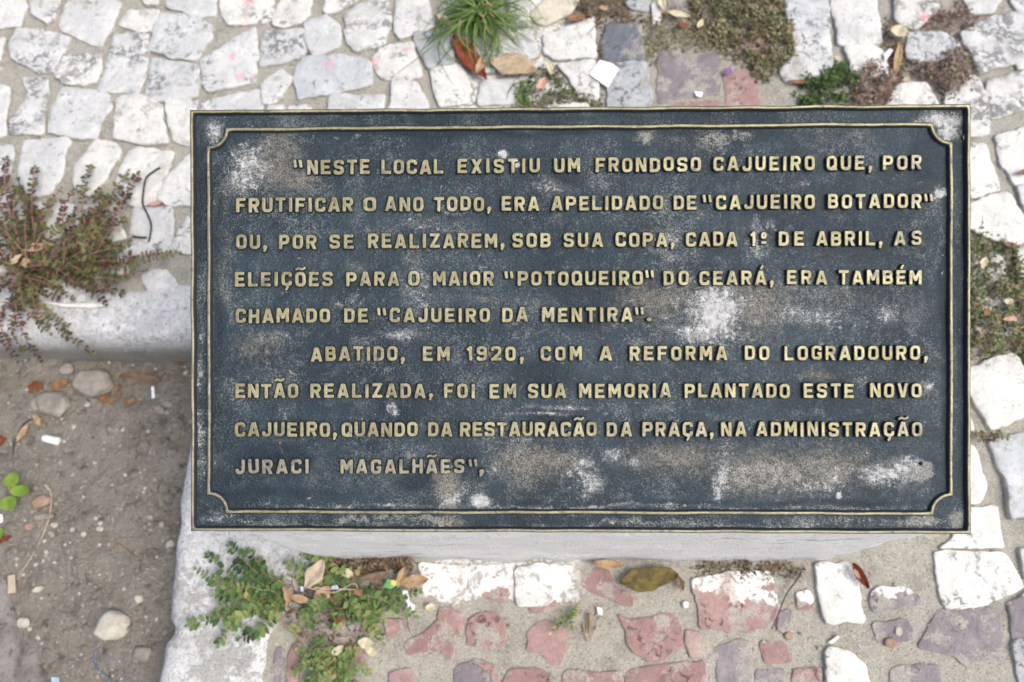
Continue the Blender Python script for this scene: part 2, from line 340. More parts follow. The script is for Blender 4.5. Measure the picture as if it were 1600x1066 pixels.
def mat_simple(name, a, b, sc=60, rough=0.8, bump=0.0006, trans=0.0, dark=None, rnd=False):
    t = NT(name); n = t.noise(sc, 5, 0.65); n2 = t.noise(sc * 6, 3, 0.6)
    if rnd: n = t.add(t.mul(n, 0.45), t.mul(t.attr('rnd'), 0.6))
    c = t.mix(t.step(n, 0.3, 0.72), a, b)
    if dark: c = t.mix(t.step(t.noise(sc * 1.7, 4, 0.7), 0.55, 0.68, 0, 0.8), c, dark)
    c = t.mix(t.step(n2, 0.42, 0.3, 0, 0.4), c, tuple(k * 0.55 for k in a))
    t.out(c, rough, t.bump(n2, bump, 0.7))
    if trans:
        tr = t.N('BsdfTranslucent'); t.put(tr.inputs[0], c); mx = t.N('MixShader'); mx.inputs[0].default_value = trans
        t.t.links.new(t.b.outputs[0], mx.inputs[1]); t.t.links.new(tr.outputs[0], mx.inputs[2])
        t.t.links.new(mx.outputs[0], t.t.nodes['Material Output'].inputs[0])
    return t.m
M['leaf'] = mat_simple('green_leaflets', (0.030, 0.075, 0.020), (0.19, 0.275, 0.095), 90, 0.6, 0.0003, 0.25, rnd=True)
def mat_leaflet(name, st):
    t = NT(name); n = t.noise(140, 4, 0.6); r = t.add(t.attr('rnd'), t.mul(t.math('SUBTRACT', n, 0.5), 0.35)); c = t.ramp(r, st); t.out(c, 0.6, t.bump(n, .0003, .6))
    tr = t.N('BsdfTranslucent'); t.put(tr.inputs[0], c); mx = t.N('MixShader'); mx.inputs[0].default_value = .22; t.t.links.new(t.b.outputs[0], mx.inputs[1]); t.t.links.new(tr.outputs[0], mx.inputs[2])
    t.t.links.new(mx.outputs[0], t.t.nodes['Material Output'].inputs[0]); return t.m
M['leaf'] = mat_leaflet('green_leaflets', [(0, (0.028, 0.065, 0.022)), (.35, (0.080, 0.155, 0.045)), (.65, (0.17, 0.25, 0.085)), (.88, (0.27, 0.31, 0.11)), (1, (0.34, 0.27, 0.12))])
M['leaf_red_old'] = mat_simple('bronzed_leaflets', (0.026, 0.050, 0.018), (0.185, 0.19, 0.070), 90, 0.6, 0.0003, 0.2, dark=(0.16, 0.070, 0.045), rnd=True)
M['leaf_red'] = mat_leaflet('bronzed_leaflets', [(0, (0.030, 0.042, 0.020)), (.30, (0.105, 0.060, 0.044)), (.50, (0.060, 0.080, 0.030)), (.72, (0.13, 0.155, 0.055)), (.9, (0.21, 0.19, 0.08)), (1, (0.26, 0.14, 0.09))])
M['stem_red'] = mat_simple('red_stem', (0.20, 0.095, 0.075), (0.33, 0.18, 0.14), 80)
M['stem_tan'] = mat_simple('tan_stem', (0.20, 0.145, 0.075), (0.34, 0.25, 0.15), 80)
M['moss'] = mat_simple('olive_mat_leaves', (0.075, 0.070, 0.036), (0.28, 0.25, 0.145), 60, 0.8, 0.0003, 0.1, rnd=True)
M['moss_green'] = mat_simple('green_mat_leaves', (0.03, 0.06, 0.02), (0.10, 0.16, 0.05), 60, 0.7, 0.0003, 0.2, rnd=True)
M['moss_brown'] = mat_simple('brown_mat_leaves', (0.095, 0.068, 0.052), (0.29, 0.225, 0.18), 60, 0.85, 0.0003, 0.1, rnd=True)
M['moss_dark'] = mat_simple('dark_dry_litter', (0.05, 0.038, 0.026), (0.20, 0.15, 0.10), 60, 0.9, 0.0003, 0.05, rnd=True)
M['grass'] = mat_simple('grass_blades', (0.055, 0.11, 0.022), (0.17, 0.27, 0.075), 50, 0.5, 0.0002, 0.3, rnd=True)
M['seedling'] = mat_simple('bright_seedling', (0.15, 0.25, 0.03), (0.25, 0.36, 0.06), 60, 0.5, 0.0003, 0.3)
M['rock'] = mat_simple('grey_rock', (0.20, 0.185, 0.155), (0.34, 0.315, 0.27), 45, 0.92, 0.002)
M['rock_pale'] = mat_simple('pale_rock', (0.36, 0.335, 0.275), (0.52, 0.49, 0.41), 45, 0.92, 0.002)
M['rock_brown'] = mat_simple('terracotta_chip', (0.24, 0.155, 0.115), (0.36, 0.26, 0.20), 60, 0.92, 0.0015)
M['paper'] = mat_simple('white_paper', (0.78, 0.79, 0.80), (0.84, 0.84, 0.84), 40, 0.7, 0.0002)
M['chip'] = mat_simple('white_chip', (0.60, 0.58, 0.54), (0.74, 0.72, 0.68), 60, 0.8, 0.0006)
M['blue'] = mat_simple('blue_plastic', (0.22, 0.34, 0.50), (0.50, 0.60, 0.70), 60, 0.4, 0.0003)
M['tape'] = mat_simple('dark_wire', (0.022, 0.032, 0.036), (0.045, 0.06, 0.065), 60, 0.5, 0.0003)
M['bark'] = mat_simple('grey_bark', (0.12, 0.112, 0.105), (0.26, 0.245, 0.23), 22, 0.95, 0.006, dark=(0.05, 0.045, 0.042))
M['string'] = mat_simple('blue_string', (0.06, 0.11, 0.22), (0.16, 0.24, 0.38), 60, 0.6, 0.0003)
M['grit'] = mat_simple('grit', (0.20, 0.18, 0.15), (0.42, 0.39, 0.335), 30, 0.95, 0.0006, rnd=True)
M['wrapper'] = mat_simple('green_wrapper', (0.07, 0.26, 0.09), (0.14, 0.36, 0.14), 50, 0.35, 0.0002)
M['yellow'] = mat_simple('yellow_print', (0.52, 0.47, 0.10), (0.60, 0.55, 0.16), 50, 0.4, 0.0002)
M['violet'] = mat_simple('violet_petal', (0.15, 0.07, 0.22), (0.24, 0.13, 0.30), 60)
M['hole'] = mat_simple('screw_hole', (0.006, 0.006, 0.006), (0.012, 0.012, 0.012))
def leafmat(name, a, b, dark=None): return mat_simple(name, a, b, 70, 0.75, 0.0006, 0.12, dark)
M['l_red'] = leafmat('rust_red_leaf', (0.17, 0.04, 0.022), (0.28, 0.075, 0.038))
M['l_beige'] = leafmat('beige_leaf', (0.38, 0.285, 0.185), (0.54, 0.43, 0.30), (0.28, 0.18, 0.10))
M['l_pale'] = leafmat('pale_dry_leaf', (0.44, 0.35, 0.25), (0.56, 0.47, 0.36))
M['l_tan'] = leafmat('tan_leaf', (0.32, 0.215, 0.12), (0.50, 0.36, 0.22), (0.22, 0.11, 0.045))
M['l_orange'] = leafmat('orange_brown_leaf', (0.19, 0.095, 0.045), (0.34, 0.19, 0.095), (0.10, 0.05, 0.025))
M['l_brown'] = leafmat('brown_leaf', (0.145, 0.10, 0.065), (0.24, 0.175, 0.12))
M['l_dark'] = leafmat('dark_brown_leaf', (0.11, 0.03, 0.012), (0.22, 0.075, 0.03))
M['l_yellow'] = leafmat('mottled_yellow_leaf', (0.085, 0.068, 0.032), (0.215, 0.165, 0.050), (0.075, 0.052, 0.03))
M['l_cream'] = leafmat('cream_leaf', (0.50, 0.45, 0.30), (0.66, 0.61, 0.44))
M['l_pink'] = leafmat('pinkish_leaf', (0.44, 0.24, 0.17), (0.60, 0.38, 0.29))

# ------------------------------------------------------------------ terrain: soil bed, pavement sheet, kerb
KX = gp(280, 830).x                                # west edge of the kerb beside the bed
KY = gp(150, 524, 0.006).y                         # south edge (arris) of the kerb behind the bed
SOIL = -0.095
def grid_sheet(name, mat, x0, x1, y0, y1, st, zf, skip=None):
    xs = np.arange(x0, x1 + 1e-6, st); ys = np.arange(y0, y1 + 1e-6, st); X, Y = np.meshgrid(xs, ys)
    Z = zf(X, Y); V = np.stack([X, Y, Z], -1).reshape(-1, 3).tolist(); nx = len(xs); Fc = []
    I = np.arange((len(ys) - 1) * nx).reshape(len(ys) - 1, nx)[:, :-1]
    cx = X[:-1, :-1] + st / 2; cy = Y[:-1, :-1] + st / 2
    keep = np.ones(cx.shape, bool) if skip is None else ~skip(cx, cy)
    for i in I[keep]: Fc.append([i, i + 1, i + nx + 1, i + nx])
    # carry the sheet on to the horizon with four big flaps
    B = 60.0; zc = float(zf(np.array([[x0]]), np.array([[y0]]))[0, 0]); k = len(V)
    V += [(-B, -B, zc), (B, -B, zc), (B, B, zc), (-B, B, zc), (x0, y0, zc), (x1, y0, zc), (x1, y1, zc), (x0, y1, zc)]
    for a in range(4):
        if skip is not None and a in (0, 3): continue
        b = (a + 1) % 4; Fc.append([k + a, k + b, k + 4 + b, k + 4 + a])
    if skip is not None:                           # south and west flaps leave the bed open
        k = len(V); V += [(KX, -B, zc), (B, -B, zc), (x1, y0, zc), (KX, y0, zc), (-B, KY, zc), (x0, KY, zc), (x0, y1, zc), (-B, B, zc)]
        Fc += [[k, k + 1, k + 2, k + 3], [k + 4, k + 5, k + 6, k + 7]]
    return obj(name, V, Fc, mat)
soil_z = lambda X, Y: SOIL + 0.030 * fbm(X, Y, 6.0, 3) + 0.024 * fbm(X, Y, 38, 4) + 0.02 * np.exp(-((X + 1.0) ** 2 + (Y + 0.25) ** 2) / 0.02)
soil = grid_sheet('soil', M['soil'], -1.35, -0.45, -0.62, 0.30, 0.005, soil_z); tag(soil, kind='structure')
pave_z = lambda X, Y: 0.004 * fbm(X, Y, 9, 3) + 0.0045 * fbm(X, Y, 60, 3)
inbed = lambda X, Y: (X < KX + 0.03) & (Y < KY + 0.03)
pavement = grid_sheet('pavement', M['sand'], -1.5, 1.2, -0.75, 1.3, 0.007, pave_z, inbed); tag(pavement, kind='structure')

def kerb_mesh():
    # L-shaped kerb swept along the bed's edge; each station is a cross-section across the kerb
    path = []
    for y in np.arange(-1.2, KY - 0.012, 0.012): path.append((KX, y, 1, 0))
    for k in range(7):
        a = math.pi * k / 12; path.append((KX - 0.02 + 0.02 * math.cos(a), KY - 0.02 + 0.02 * math.sin(a), math.cos(a), math.sin(a)))
    for x in np.arange(KX - 0.03, -2.2, -0.012): path.append((x, KY, 0, 1))
    V = []; Fc = []; prof = [(-0.012, -0.16), (-0.010, -0.06), (-0.006, -0.03), (-0.002, -0.010), (0.004, 0.000), (0.013, 0.005)]
    wS = 0.155; wN = 0.085
    for i, (x, y, nx, ny) in enumerate(path):
        wd = (wS + 0.055 * min(1, max(0, (y + 0.31) / 0.09))) * (nx * nx) + wN * (ny * ny)
        inner = [(u, 0.006) for u in np.linspace(0.026, wd, 9)] + [(wd + 0.012, -0.012)]
        for j, (u, z) in enumerate(prof + inner):
            q = 0.008 * mnoise.noise((x * 9, y * 9, 1 + z * 6)) + 0.0035 * mnoise.noise((x * 45, y * 45, z * 40))
            e = 0.030 * mnoise.noise((x * 11, y * 11, 7.7)) + 0.014 * mnoise.noise((x * 40, y * 40, 2.2))
            uu = u + q + (e * max(0, (u - 0.06) / wd) if u > 0.06 else 0)
            zz = z + (0.0025 * mnoise.noise((x * 22 + u * 22, y * 22, 4)) + 0.0016 * mnoise.noise(((x + u * nx) * 90, (y + u * ny) * 90, 4)) if z > -0.02 else 0)
            if nx > 0.9 and abs(y - gp(258, 985).y) < 0.012 and u < 0.02: uu += 0.008      # chipped joint
            V.append((x + nx * uu, y + ny * uu, zz))
    m = len(prof) + 10
    for i in range(len(path) - 1):
        for j in range(m - 1): Fc.append([i * m + j, i * m + j + 1, (i + 1) * m + j + 1, (i + 1) * m + j])
    return V, Fc
v, f = kerb_mesh(); kerb = obj('kerb', v, f, M['kerb']); tag(kerb, kind='structure')

# ------------------------------------------------------------------ paving stones (traced from the photo, set in the pavement)
ST = []
def P(kind, *c): ST.append((kind, list(zip(c[0::2], c[1::2]))))
W_ = 'pale'
P(W_,-14,-10,30,-10,39,10,30,39,-14,44); P(W_,48,-10,96,-10,87,24,76,35,50,21); P(W_,93,38,103,8,120,-10,160,-8,188,8,172,42,155,70,128,60,97,45)
P(W_,184,38,203,17,246,17,240,46,218,47); P(W_,234,77,243,45,253,21,300,25,328,39,327,58,306,91,276,89); P(W_,263,-10,337,-10,334,22,302,22,263,10)
P(W_,223,-10,247,-10,245,7,228,5); P(W_,344,-10,426,-10,424,33,358,36,347,22); P(W_,16,71,29,47,66,49,106,59,97,79,81,113,60,110,23,92)
P(W_,86,118,101,86,158,87,155,113,147,129,105,129); P(W_,152,139,168,102,179,56,231,54,228,97,221,129,214,144,184,140)
P(W_,229,150,233,100,240,93,307,103,309,150,262,155,240,155); P(W_,316,92,357,66,398,41,401,79,398,126,362,134,324,142,318,126)
P(W_,408,102,412,50,476,47,479,66,474,87,442,96); P(W_,34,122,72,125,75,147,66,168,71,200,66,210,18,205,20,184,41,160,45,144)
P(W_,76,207,87,163,101,138,168,146,173,168,155,189,152,215,121,213); P(W_,179,215,184,155,202,150,223,151,248,165,263,223,229,225)
P(W_,259,158,298,158,320,200,320,232,273,218,265,190); P(W_,301,159,326,159,330,180,303,180); P(W_,331,178,335,155,406,139,410,182)
P(W_,-14,132,15,139,13,163,8,179,10,207,-14,215); P(W_,-14,228,22,231,19,253,12,280,-14,292); P(W_,37,221,105,216,108,225,98,248,98,268,80,300,52,305,28,285)
P(W_,121,258,150,221,181,226,189,240,160,285,140,305,118,290); P(W_,189,268,200,237,215,231,271,239,265,253,244,313,210,321,179,300)
P(W_,248,310,263,279,300,243,330,240,330,315,262,318); P(W_,206,368,207,326,269,324,268,393,234,392,203,378); P(W_,272,383,278,368,298,333,330,330,330,395,285,393)
P(W_,195,387,231,382,232,397,200,400); P(W_,222,430,240,422,262,424,275,447,262,460,235,452); P(W_,-14,300,30,308,40,345,10,362,-14,355); P(W_,52,318,112,322,125,365,70,372)
P(W_,132,322,178,318,196,372,140,380); P(W_,-14,372,30,374,44,415,-14,425); P(W_,58,384,128,384,132,420,64,424); P(W_,145,390,190,388,205,425,150,430); P(W_,20,432,110,432,112,458,18,460)
P(W_,426,39,431,18,447,-8,489,-8,481,24,468,34,445,40); P(W_,509,18,512,-10,566,-10,548,6,526,18); P(W_,476,37,510,25,529,42,531,71,491,89,481,65)
P(W_,539,24,560,9,602,-2,610,31,600,71,555,77,543,66); P(W_,620,-10,664,-10,678,38,671,43,628,59,618,50); P('grey',647,52,699,50,710,87,707,99,668,104,652,71)
P('pale_grey',462,105,474,92,531,88,579,97,579,133,526,142,468,153,463,136); P(W_,410,134,439,109,455,126,434,157,413,163); P(W_,581,97,597,76,644,68,657,118,626,126,594,118)
P(W_,515,182,518,148,598,148,597,185); P(W_,419,184,421,166,481,164,487,184); P(W_,609,184,615,130,650,130,668,163,664,184); P('white',674,113,702,102,720,104,743,158,686,163,680,139)
P(W_,749,163,752,126,802,126,810,137,799,160); P(W_,783,68,829,52,838,87,800,100,780,92); P(W_,790,-10,829,-10,826,38,798,40); P(W_,700,-10,772,-10,776,42,706,42); P(W_,722,60,770,58,772,110,740,112)
P('cream',830,22,848,4,908,-10,889,22,850,37,838,32); P('white',851,58,900,40,926,27,929,89,866,92,851,80); P(W_,870,102,929,94,934,152,905,150,890,120); P(W_,872,166,915,163,930,182,872,184)
P('slate',943,56,955,38,1000,40,1004,91,944,91); P('grey',952,135,960,100,1007,98,1015,140,1016,184,950,184); P('purple',1030,90,1035,76,1063,80,1124,80,1127,146,1090,146,1027,160)
P('red',1136,164,1132,112,1168,105,1184,126,1189,164); P('purple',1040,-10,1080,-10,1079,20,1050,18); P('grey',970,-10,1013,-10,1013,17,989,12); P(W_,1018,8,1032,12,1030,36,1020,38)
P('red',1050,160,1120,155,1128,190,1050,190); P('purple',1135,-10,1200,-10,1196,40,1140,42); P('red',1090,30,1128,32,1126,70,1092,70); P('red',1150,50,1205,52,1205,95,1152,96)
P('pale_grey',1228,-10,1291,-10,1296,46,1248,48,1232,25); P(W_,1294,-10,1367,-10,1376,66,1330,69,1309,66,1312,52); P(W_,1238,52,1293,48,1298,100,1285,126,1230,126,1219,110,1245,88)
P('white',1322,76,1364,72,1380,87,1385,118,1335,120); P(W_,1396,-10,1464,-10,1464,14,1445,30,1432,45,1403,36); P('pale_grey',1418,86,1421,53,1474,51,1498,74,1466,95,1425,94)
P(W_,1506,-10,1566,-10,1553,18,1518,22); P(W_,1503,52,1540,32,1561,26,1590,20,1614,40,1614,88,1530,113,1519,87); P(W_,1577,-10,1614,-10,1614,25,1590,14)
P(W_,1480,160,1490,115,1525,118,1541,150,1547,205,1500,212); P(W_,1543,129,1614,106,1614,166,1550,184); P('white',1558,215,1614,198,1614,290,1585,285,1567,250)
P('white',1500,228,1537,227,1560,295,1520,306,1500,300); P('white',1500,330,1519,320,1568,301,1580,306,1597,340,1605,375,1580,382,1555,374,1520,356); P(W_,1588,292,1614,288,1614,330,1601,325)
P('white',1386,172,1400,134,1445,132,1462,160,1470,176); P('white',1505,578,1519,575,1577,555,1586,561,1602,595,1602,645,1549,670,1540,653,1515,610)
P('pale_grey',1545,692,1594,680,1614,682,1614,806,1577,808,1574,755); P('white',1505,700,1522,697,1535,750,1538,764,1530,782,1505,784); P('white',1500,795,1556,795,1560,830,1566,854,1473,854,1497,837)
P('white',1464,863,1508,865,1566,867,1582,891,1594,917,1553,936,1485,949,1474,933); P('purple',1437,1012,1469,954,1558,949,1569,1009,1566,1035,1503,1036,1490,1022)
P('purple',1361,928,1374,918,1406,917,1443,933,1443,944,1416,946,1366,957); P('white',1277,884,1324,884,1338,912,1345,954,1348,967,1293,970,1285,938)
P('white',1292,1022,1298,1013,1322,1020,1348,1038,1356,1076,1296,1076); P('purple',1395,1046,1400,1042,1469,1038,1472,1076,1395,1076); P('slate_purple',1579,946,1614,925,1614,995,1585,996)
P('grey',1582,1006,1614,1003,1614,1072,1595,1066); P('white',1590,390,1614,392,1614,450,1592,448); P(W_,1520,400,1560,398,1572,440,1520,450); P(W_,1525,470,1575,462,1590,520,1530,530); P(W_,1594,860,1614,862,1614,905,1602,900)
P('red',1081,905,1152,893,1205,893,1213,925,1216,960,1205,985,1160,985,1095,982,1090,945); P('red',966,959,987,970,1047,957,1063,975,1068,1012,1026,1036,1000,1025,987,1012)
P('red',905,915,910,891,952,888,960,917,989,928,987,949,955,936); P('purple',1115,1012,1162,1001,1175,1012,1176,1076,1126,1076); P('red',979,1076,981,1046,1052,1038,1100,1033,1107,1076)
P('red',880,1076,882,1046,930,1052,945,1076); P('red',634,1001,660,990,684,970,684,948,710,950,712,990,705,1022,698,1033,686,1014,637,1022); P('red',729,991,737,962,768,957,786,967,790,1009,768,1014,760,1007,731,1010)
P('red',823,1017,826,986,852,967,889,986,886,1009,876,1041,860,1038,847,1022); P('purple',708,1076,715,1041,742,1029,768,1038,773,1076); P('red',784,1076,794,1046,836,1046,870,1059,875,1076)
P('red',601,970,630,967,619,993,604,993); P('red',655,880,729,883,726,928,700,930,660,933); P('red',732,885,797,880,800,935,784,941,734,928); P('white',844,884,892,886,884,917,852,943,812,945,806,890)
P('red',823,948,852,945,872,930,875,945,860,957,830,957); P('red',446,1076,448,1030,455,1012,464,1004,474,1012,465,1045,462,1076); P('purple',428,1076,428,1020,437,1012,441,1030,438,1076)
P('red',925,1052,968,1050,970,1076,940,1076); P('red',742,1040,760,1036,772,1045,776,1062,780,1076,770,1076,765,1045); P('red',1070,985,1100,990,1108,1025,1078,1028); P('red',690,960,722,955,722,985,716,990); P('purple',1180,1048,1225,1045,1230,1076,1182,1076); P('red',1245,925,1268,922,1270,950,1248,952); P('purple',1365,975,1420,968,1430,1000,1372,1006); P('red',1240,1045,1282,1045,1285,1076,1242,1076); P('red',606,1076,606,1050,640,1045,652,1076); P('purple',1218,955,1238,955,1232,985,1216,982); P('red',1190,1005,1225,1003,1240,1035,1195,1038); P('red',520,1010,560,1005,575,1040,530,1050); P('purple',540,940,590,945,585,985,545,985)
SL = {'red': 'dull red paving stone half buried in sand', 'purple': 'greyish purple paving stone', 'slate': 'dark blue grey paving stone', 'slate_purple': 'dark purple paving stone at the pavement edge',
      'grey': 'plain grey paving stone', 'pale_grey': 'light grey paving stone', 'white': 'bright white paving stone', 'cream': 'cream paving stone'}
MAP = {'pale_grey': 'grey_', 'slate_purple': 'purple', 'cream': 'cream_'}
M['grey_'] = mat_stone('light_grey_limestone', [(0.0, (0.50, 0.525, 0.54)), (1.0, (0.56, 0.575, 0.58))], 0.2, 0.6, pink=True)
M['cream_'] = mat_stone('cream_limestone', [(0.0, (0.58, 0.54, 0.43)), (1.0, (0.62, 0.58, 0.47))], 0.2, 0.3)
def stone_mesh(poly, h, rnd):
    """domed irregular sett from a ground polygon: skirt, rim, shoulder, two inner rings and a centre"""
    pts = [Vector((p[0], p[1])) for p in poly]; n = len(pts)
    area = sum(pts[i].x * pts[(i + 1) % n].y - pts[(i + 1) % n].x * pts[i].y for i in range(n)) / 2
    if area < 0: pts.reverse()
    dense = []
    for i in range(n):
        a, b = pts[i], pts[(i + 1) % n]; k = max(2, int((b - a).length / 0.006))
        dense += [a.lerp(b, j / k) for j in range(k)]
    for _ in range(1): dense = [(dense[i - 1] + dense[i] * 2 + dense[(i + 1) % len(dense)]) / 4 for i in range(len(dense))]
    sd_ = random.random() * 50
    c = sum(dense, Vector((0, 0))) / len(dense); R = sum((d - c).length for d in dense) / len(dense)
    out = []
    for d in dense:
        q = mnoise.noise((d.x * 55, d.y * 55, sd_)) * 0.0040 + mnoise.noise((d.x * 160, d.y * 160, sd_)) * 0.0022
        out.append(d + (d - c).normalized() * q)
    m = len(out); V = []; E = []
    tilt = Vector((random.uniform(-1, 1), random.uniform(-1, 1))) * 0.035
    rings = [(1.02, -0.02, 1), (1.0, h * 0.45, 1), (0.988, h * 0.86, 0.85), (0.958, h * 0.98, 0.5), (0.78, h * 1.03, 0.15), (0.48, h * 1.04, 0), (0.2, h * 1.03, 0)]
    for s_, z, e in rings:
        for d in out:
            p = c + (d - c) * s_; zz = z
            if z > 0: zz += (p - c).dot(tilt) + 0.0022 * mnoise.noise((p.x * 38, p.y * 38, sd_)) + 0.0010 * mnoise.noise((p.x * 120, p.y * 120, sd_))
            V.append((p.x, p.y, zz)); E.append(e)
    V.append((c.x, c.y, h * 1.14)); E.append(0); Fc = []
    for r in range(len(rings) - 1):
        for i in range(m): Fc.append([r * m + i, r * m + (i + 1) % m, (r + 1) * m + (i + 1) % m, (r + 1) * m + i])
    for i in range(m): Fc.append([(len(rings) - 1) * m + i, (len(rings) - 1) * m + (i + 1) % m, len(V) - 1])
    return V, Fc, E, [rnd] * len(V), c, abs(area)
built = []; centres = []
for kind, px in ST:
    poly = [gp(x, y, 0.006).xy for x, y in px]; cc_ = sum(poly, Vector((0, 0))) / len(poly); poly = [p + (p - cc_).normalized() * (0.0056 if kind not in ('red', 'purple') else 0.0024) for p in poly]
    h = random.uniform(0.006, 0.0095) if kind not in ('red', 'purple') else random.uniform(0.002, 0.004)
    built.append((kind,) + stone_mesh(poly, h, random.random()) + (px,)); centres.append(built[-1][5])
order = sorted(range(len(built)), key=lambda i: -built[i][6]); big = set(order[:99])
rest = MB(); rest_e = []
for i, (kind, V, Fc, E, Rn, c, A, px) in enumerate(built):
    if i in big or kind not in ('pale',):
        if i not in big and kind != 'pale': pass
    if i in big:
        o = obj('paving_stone', V, Fc, M[MAP.get(kind, kind)], pavement, True, {'rnd': Rn, 'edge': E}, (c.x, c.y, 0))
        if kind in SL: o['label'] = SL[kind]
mats_rest = ['pale', 'red', 'purple', 'white', 'grey', 'grey_', 'cream_', 'slate']
me_v = []; me_f = []; me_r = []; me_e = []; me_m = []
def add_rest(V, Fc, E, Rn, k):
    n = len(me_v); me_v.extend(V); me_f.extend([[a + n for a in q] for q in Fc]); me_r.extend(Rn); me_e.extend(E); me_m.extend([mats_rest.index(k)] * len(Fc))
for i, (kind, V, Fc, E, Rn, c, A, px) in enumerate(built):
    if i not in big: add_rest(V, Fc, E, Rn, MAP.get(kind, kind))
# the same paving goes on outside the frame and behind the plinth
frame = [gp(x, y).xy for x, y in ((-14, -10), (1614, -10), (1614, 1076), (-14, 1076))]; frame = [(p.x, p.y) for p in frame]
hid = [gp(x, y).xy for x, y in ((300, 175), (1515, 165), (1515, 830), (300, 830))]; hid = [(p.x, p.y) for p in hid]
for gx in np.arange(-1.55, 1.3, 0.074):
    for gy in np.arange(-0.85, 1.4, 0.072):
        x = gx + random.uniform(-.012, .012); y = gy + random.uniform(-.012, .012) + 0.02 * math.sin(gx * 5)
        X = np.array([x]); Y = np.array([y])
        if x < KX + 0.20 and y < KY + 0.14: continue
        if abs(x) < 0.44 and -0.25 < y < 0.25: continue
        inf = inpoly(X, Y, frame)[0]; inh = inpoly(X, Y, hid)[0]
        if inf and not inh: continue
        if min((cc - Vector((x, y))).length for cc in centres) < 0.066: continue
        if not inf:
            mdist = min(abs(x - frame[0][0]), 9)
        hw = random.uniform(0.024, 0.033); hh = random.uniform(0.024, 0.032)
        q = [(x + sx * hw + random.uniform(-.007, .007), y + sy * hh + random.uniform(-.007, .007)) for sx, sy in ((-1, -1), (1, -1), (1, 1), (-1, 1))]
        red = (x < 0.45 and x > -0.4 and y < -0.2) or (0.15 < x < 0.3 and y > 0.3)
        V, Fc, E, Rn, c, A = stone_mesh(q, 0.007, random.random()); add_rest(V, Fc, E, Rn, ('red' if random.random() < .75 else 'purple') if red else 'pale')
ro = obj('paving_stone', me_v, me_f, M['pale'], pavement, True, {'rnd': me_r, 'edge': me_e})
for k in mats_rest[1:]: ro.data.materials.append(M[k])
ro.data.polygons.foreach_set('material_index', me_m); tag(ro, kind='stuff')

# ------------------------------------------------------------------ plinth
def plinth():
    TH = 0.0125; ins = 0.004
    n_x, n_z = 110, 26; V = []; Fc = []
    ring = []                                       # counter-clockwise around the block, rounded corners
    hx, hy = PW / 2 - ins, PH / 2 - ins
    def side(a, b, n): return [Vector(a).lerp(Vector(b), i / n) for i in range(n)]
    ring = side((-hx, -hy), (hx, -hy), n_x) + side((hx, -hy), (hx, hy), 60) + side((hx, hy), (-hx, hy), n_x) + side((-hx, hy), (-hx, -hy), 60)
    m = len(ring)
    for k in range(n_z + 1):
        t = k / n_z
        for p in ring:
            top = PM @ Vector((p.x, p.y, -TH)); z = top.z * (1 - t) + (-0.02) * t
            x, y = top.x, top.y; out = Vector((x / 0.4 if abs(p.x) > hx - .001 else 0, y / 0.2 if abs(p.y) > hy - .001 else 0)); out = out.normalized() if out.length else out
            cr = min(hx - abs(p.x), hy - abs(p.y)); cr2 = max(hx - abs(p.x), hy - abs(p.y))
            rnd = 0.010 * max(0, 1 - cr2 / 0.022) ** 2 * (0.3 + t)
            q = (0.0035 * mnoise.noise((x * 8, y * 8, z * 8)) + 0.002 * mnoise.noise((x * 30, y * 30, z * 30)) + 0.001 * mnoise.noise((x * 9, y * 9, z * 110))) * min(1, t * 6)
            q += 0.012 * max(0, (t - 0.9) / 0.1) * (0.5 + mnoise.noise((x * 22, y * 22, 5)))
            V.append((x + out.x * q - (x / 0.4) * rnd, y + out.y * q - (y / 0.2) * rnd, z))
    for k in range(n_z):
        for i in range(m):
            a, b = k * m + i, k * m + (i + 1) % m; Fc.append([a, a + m, b + m, b])
    Fc.append(list(range(m)))
    return obj('plinth', V, Fc, M['plinth'], origin=(0, 0, 0))
tag(plinth(), 'whitewashed concrete block with a sloping top, standing between the stone paving and the soil bed', 'plinth')

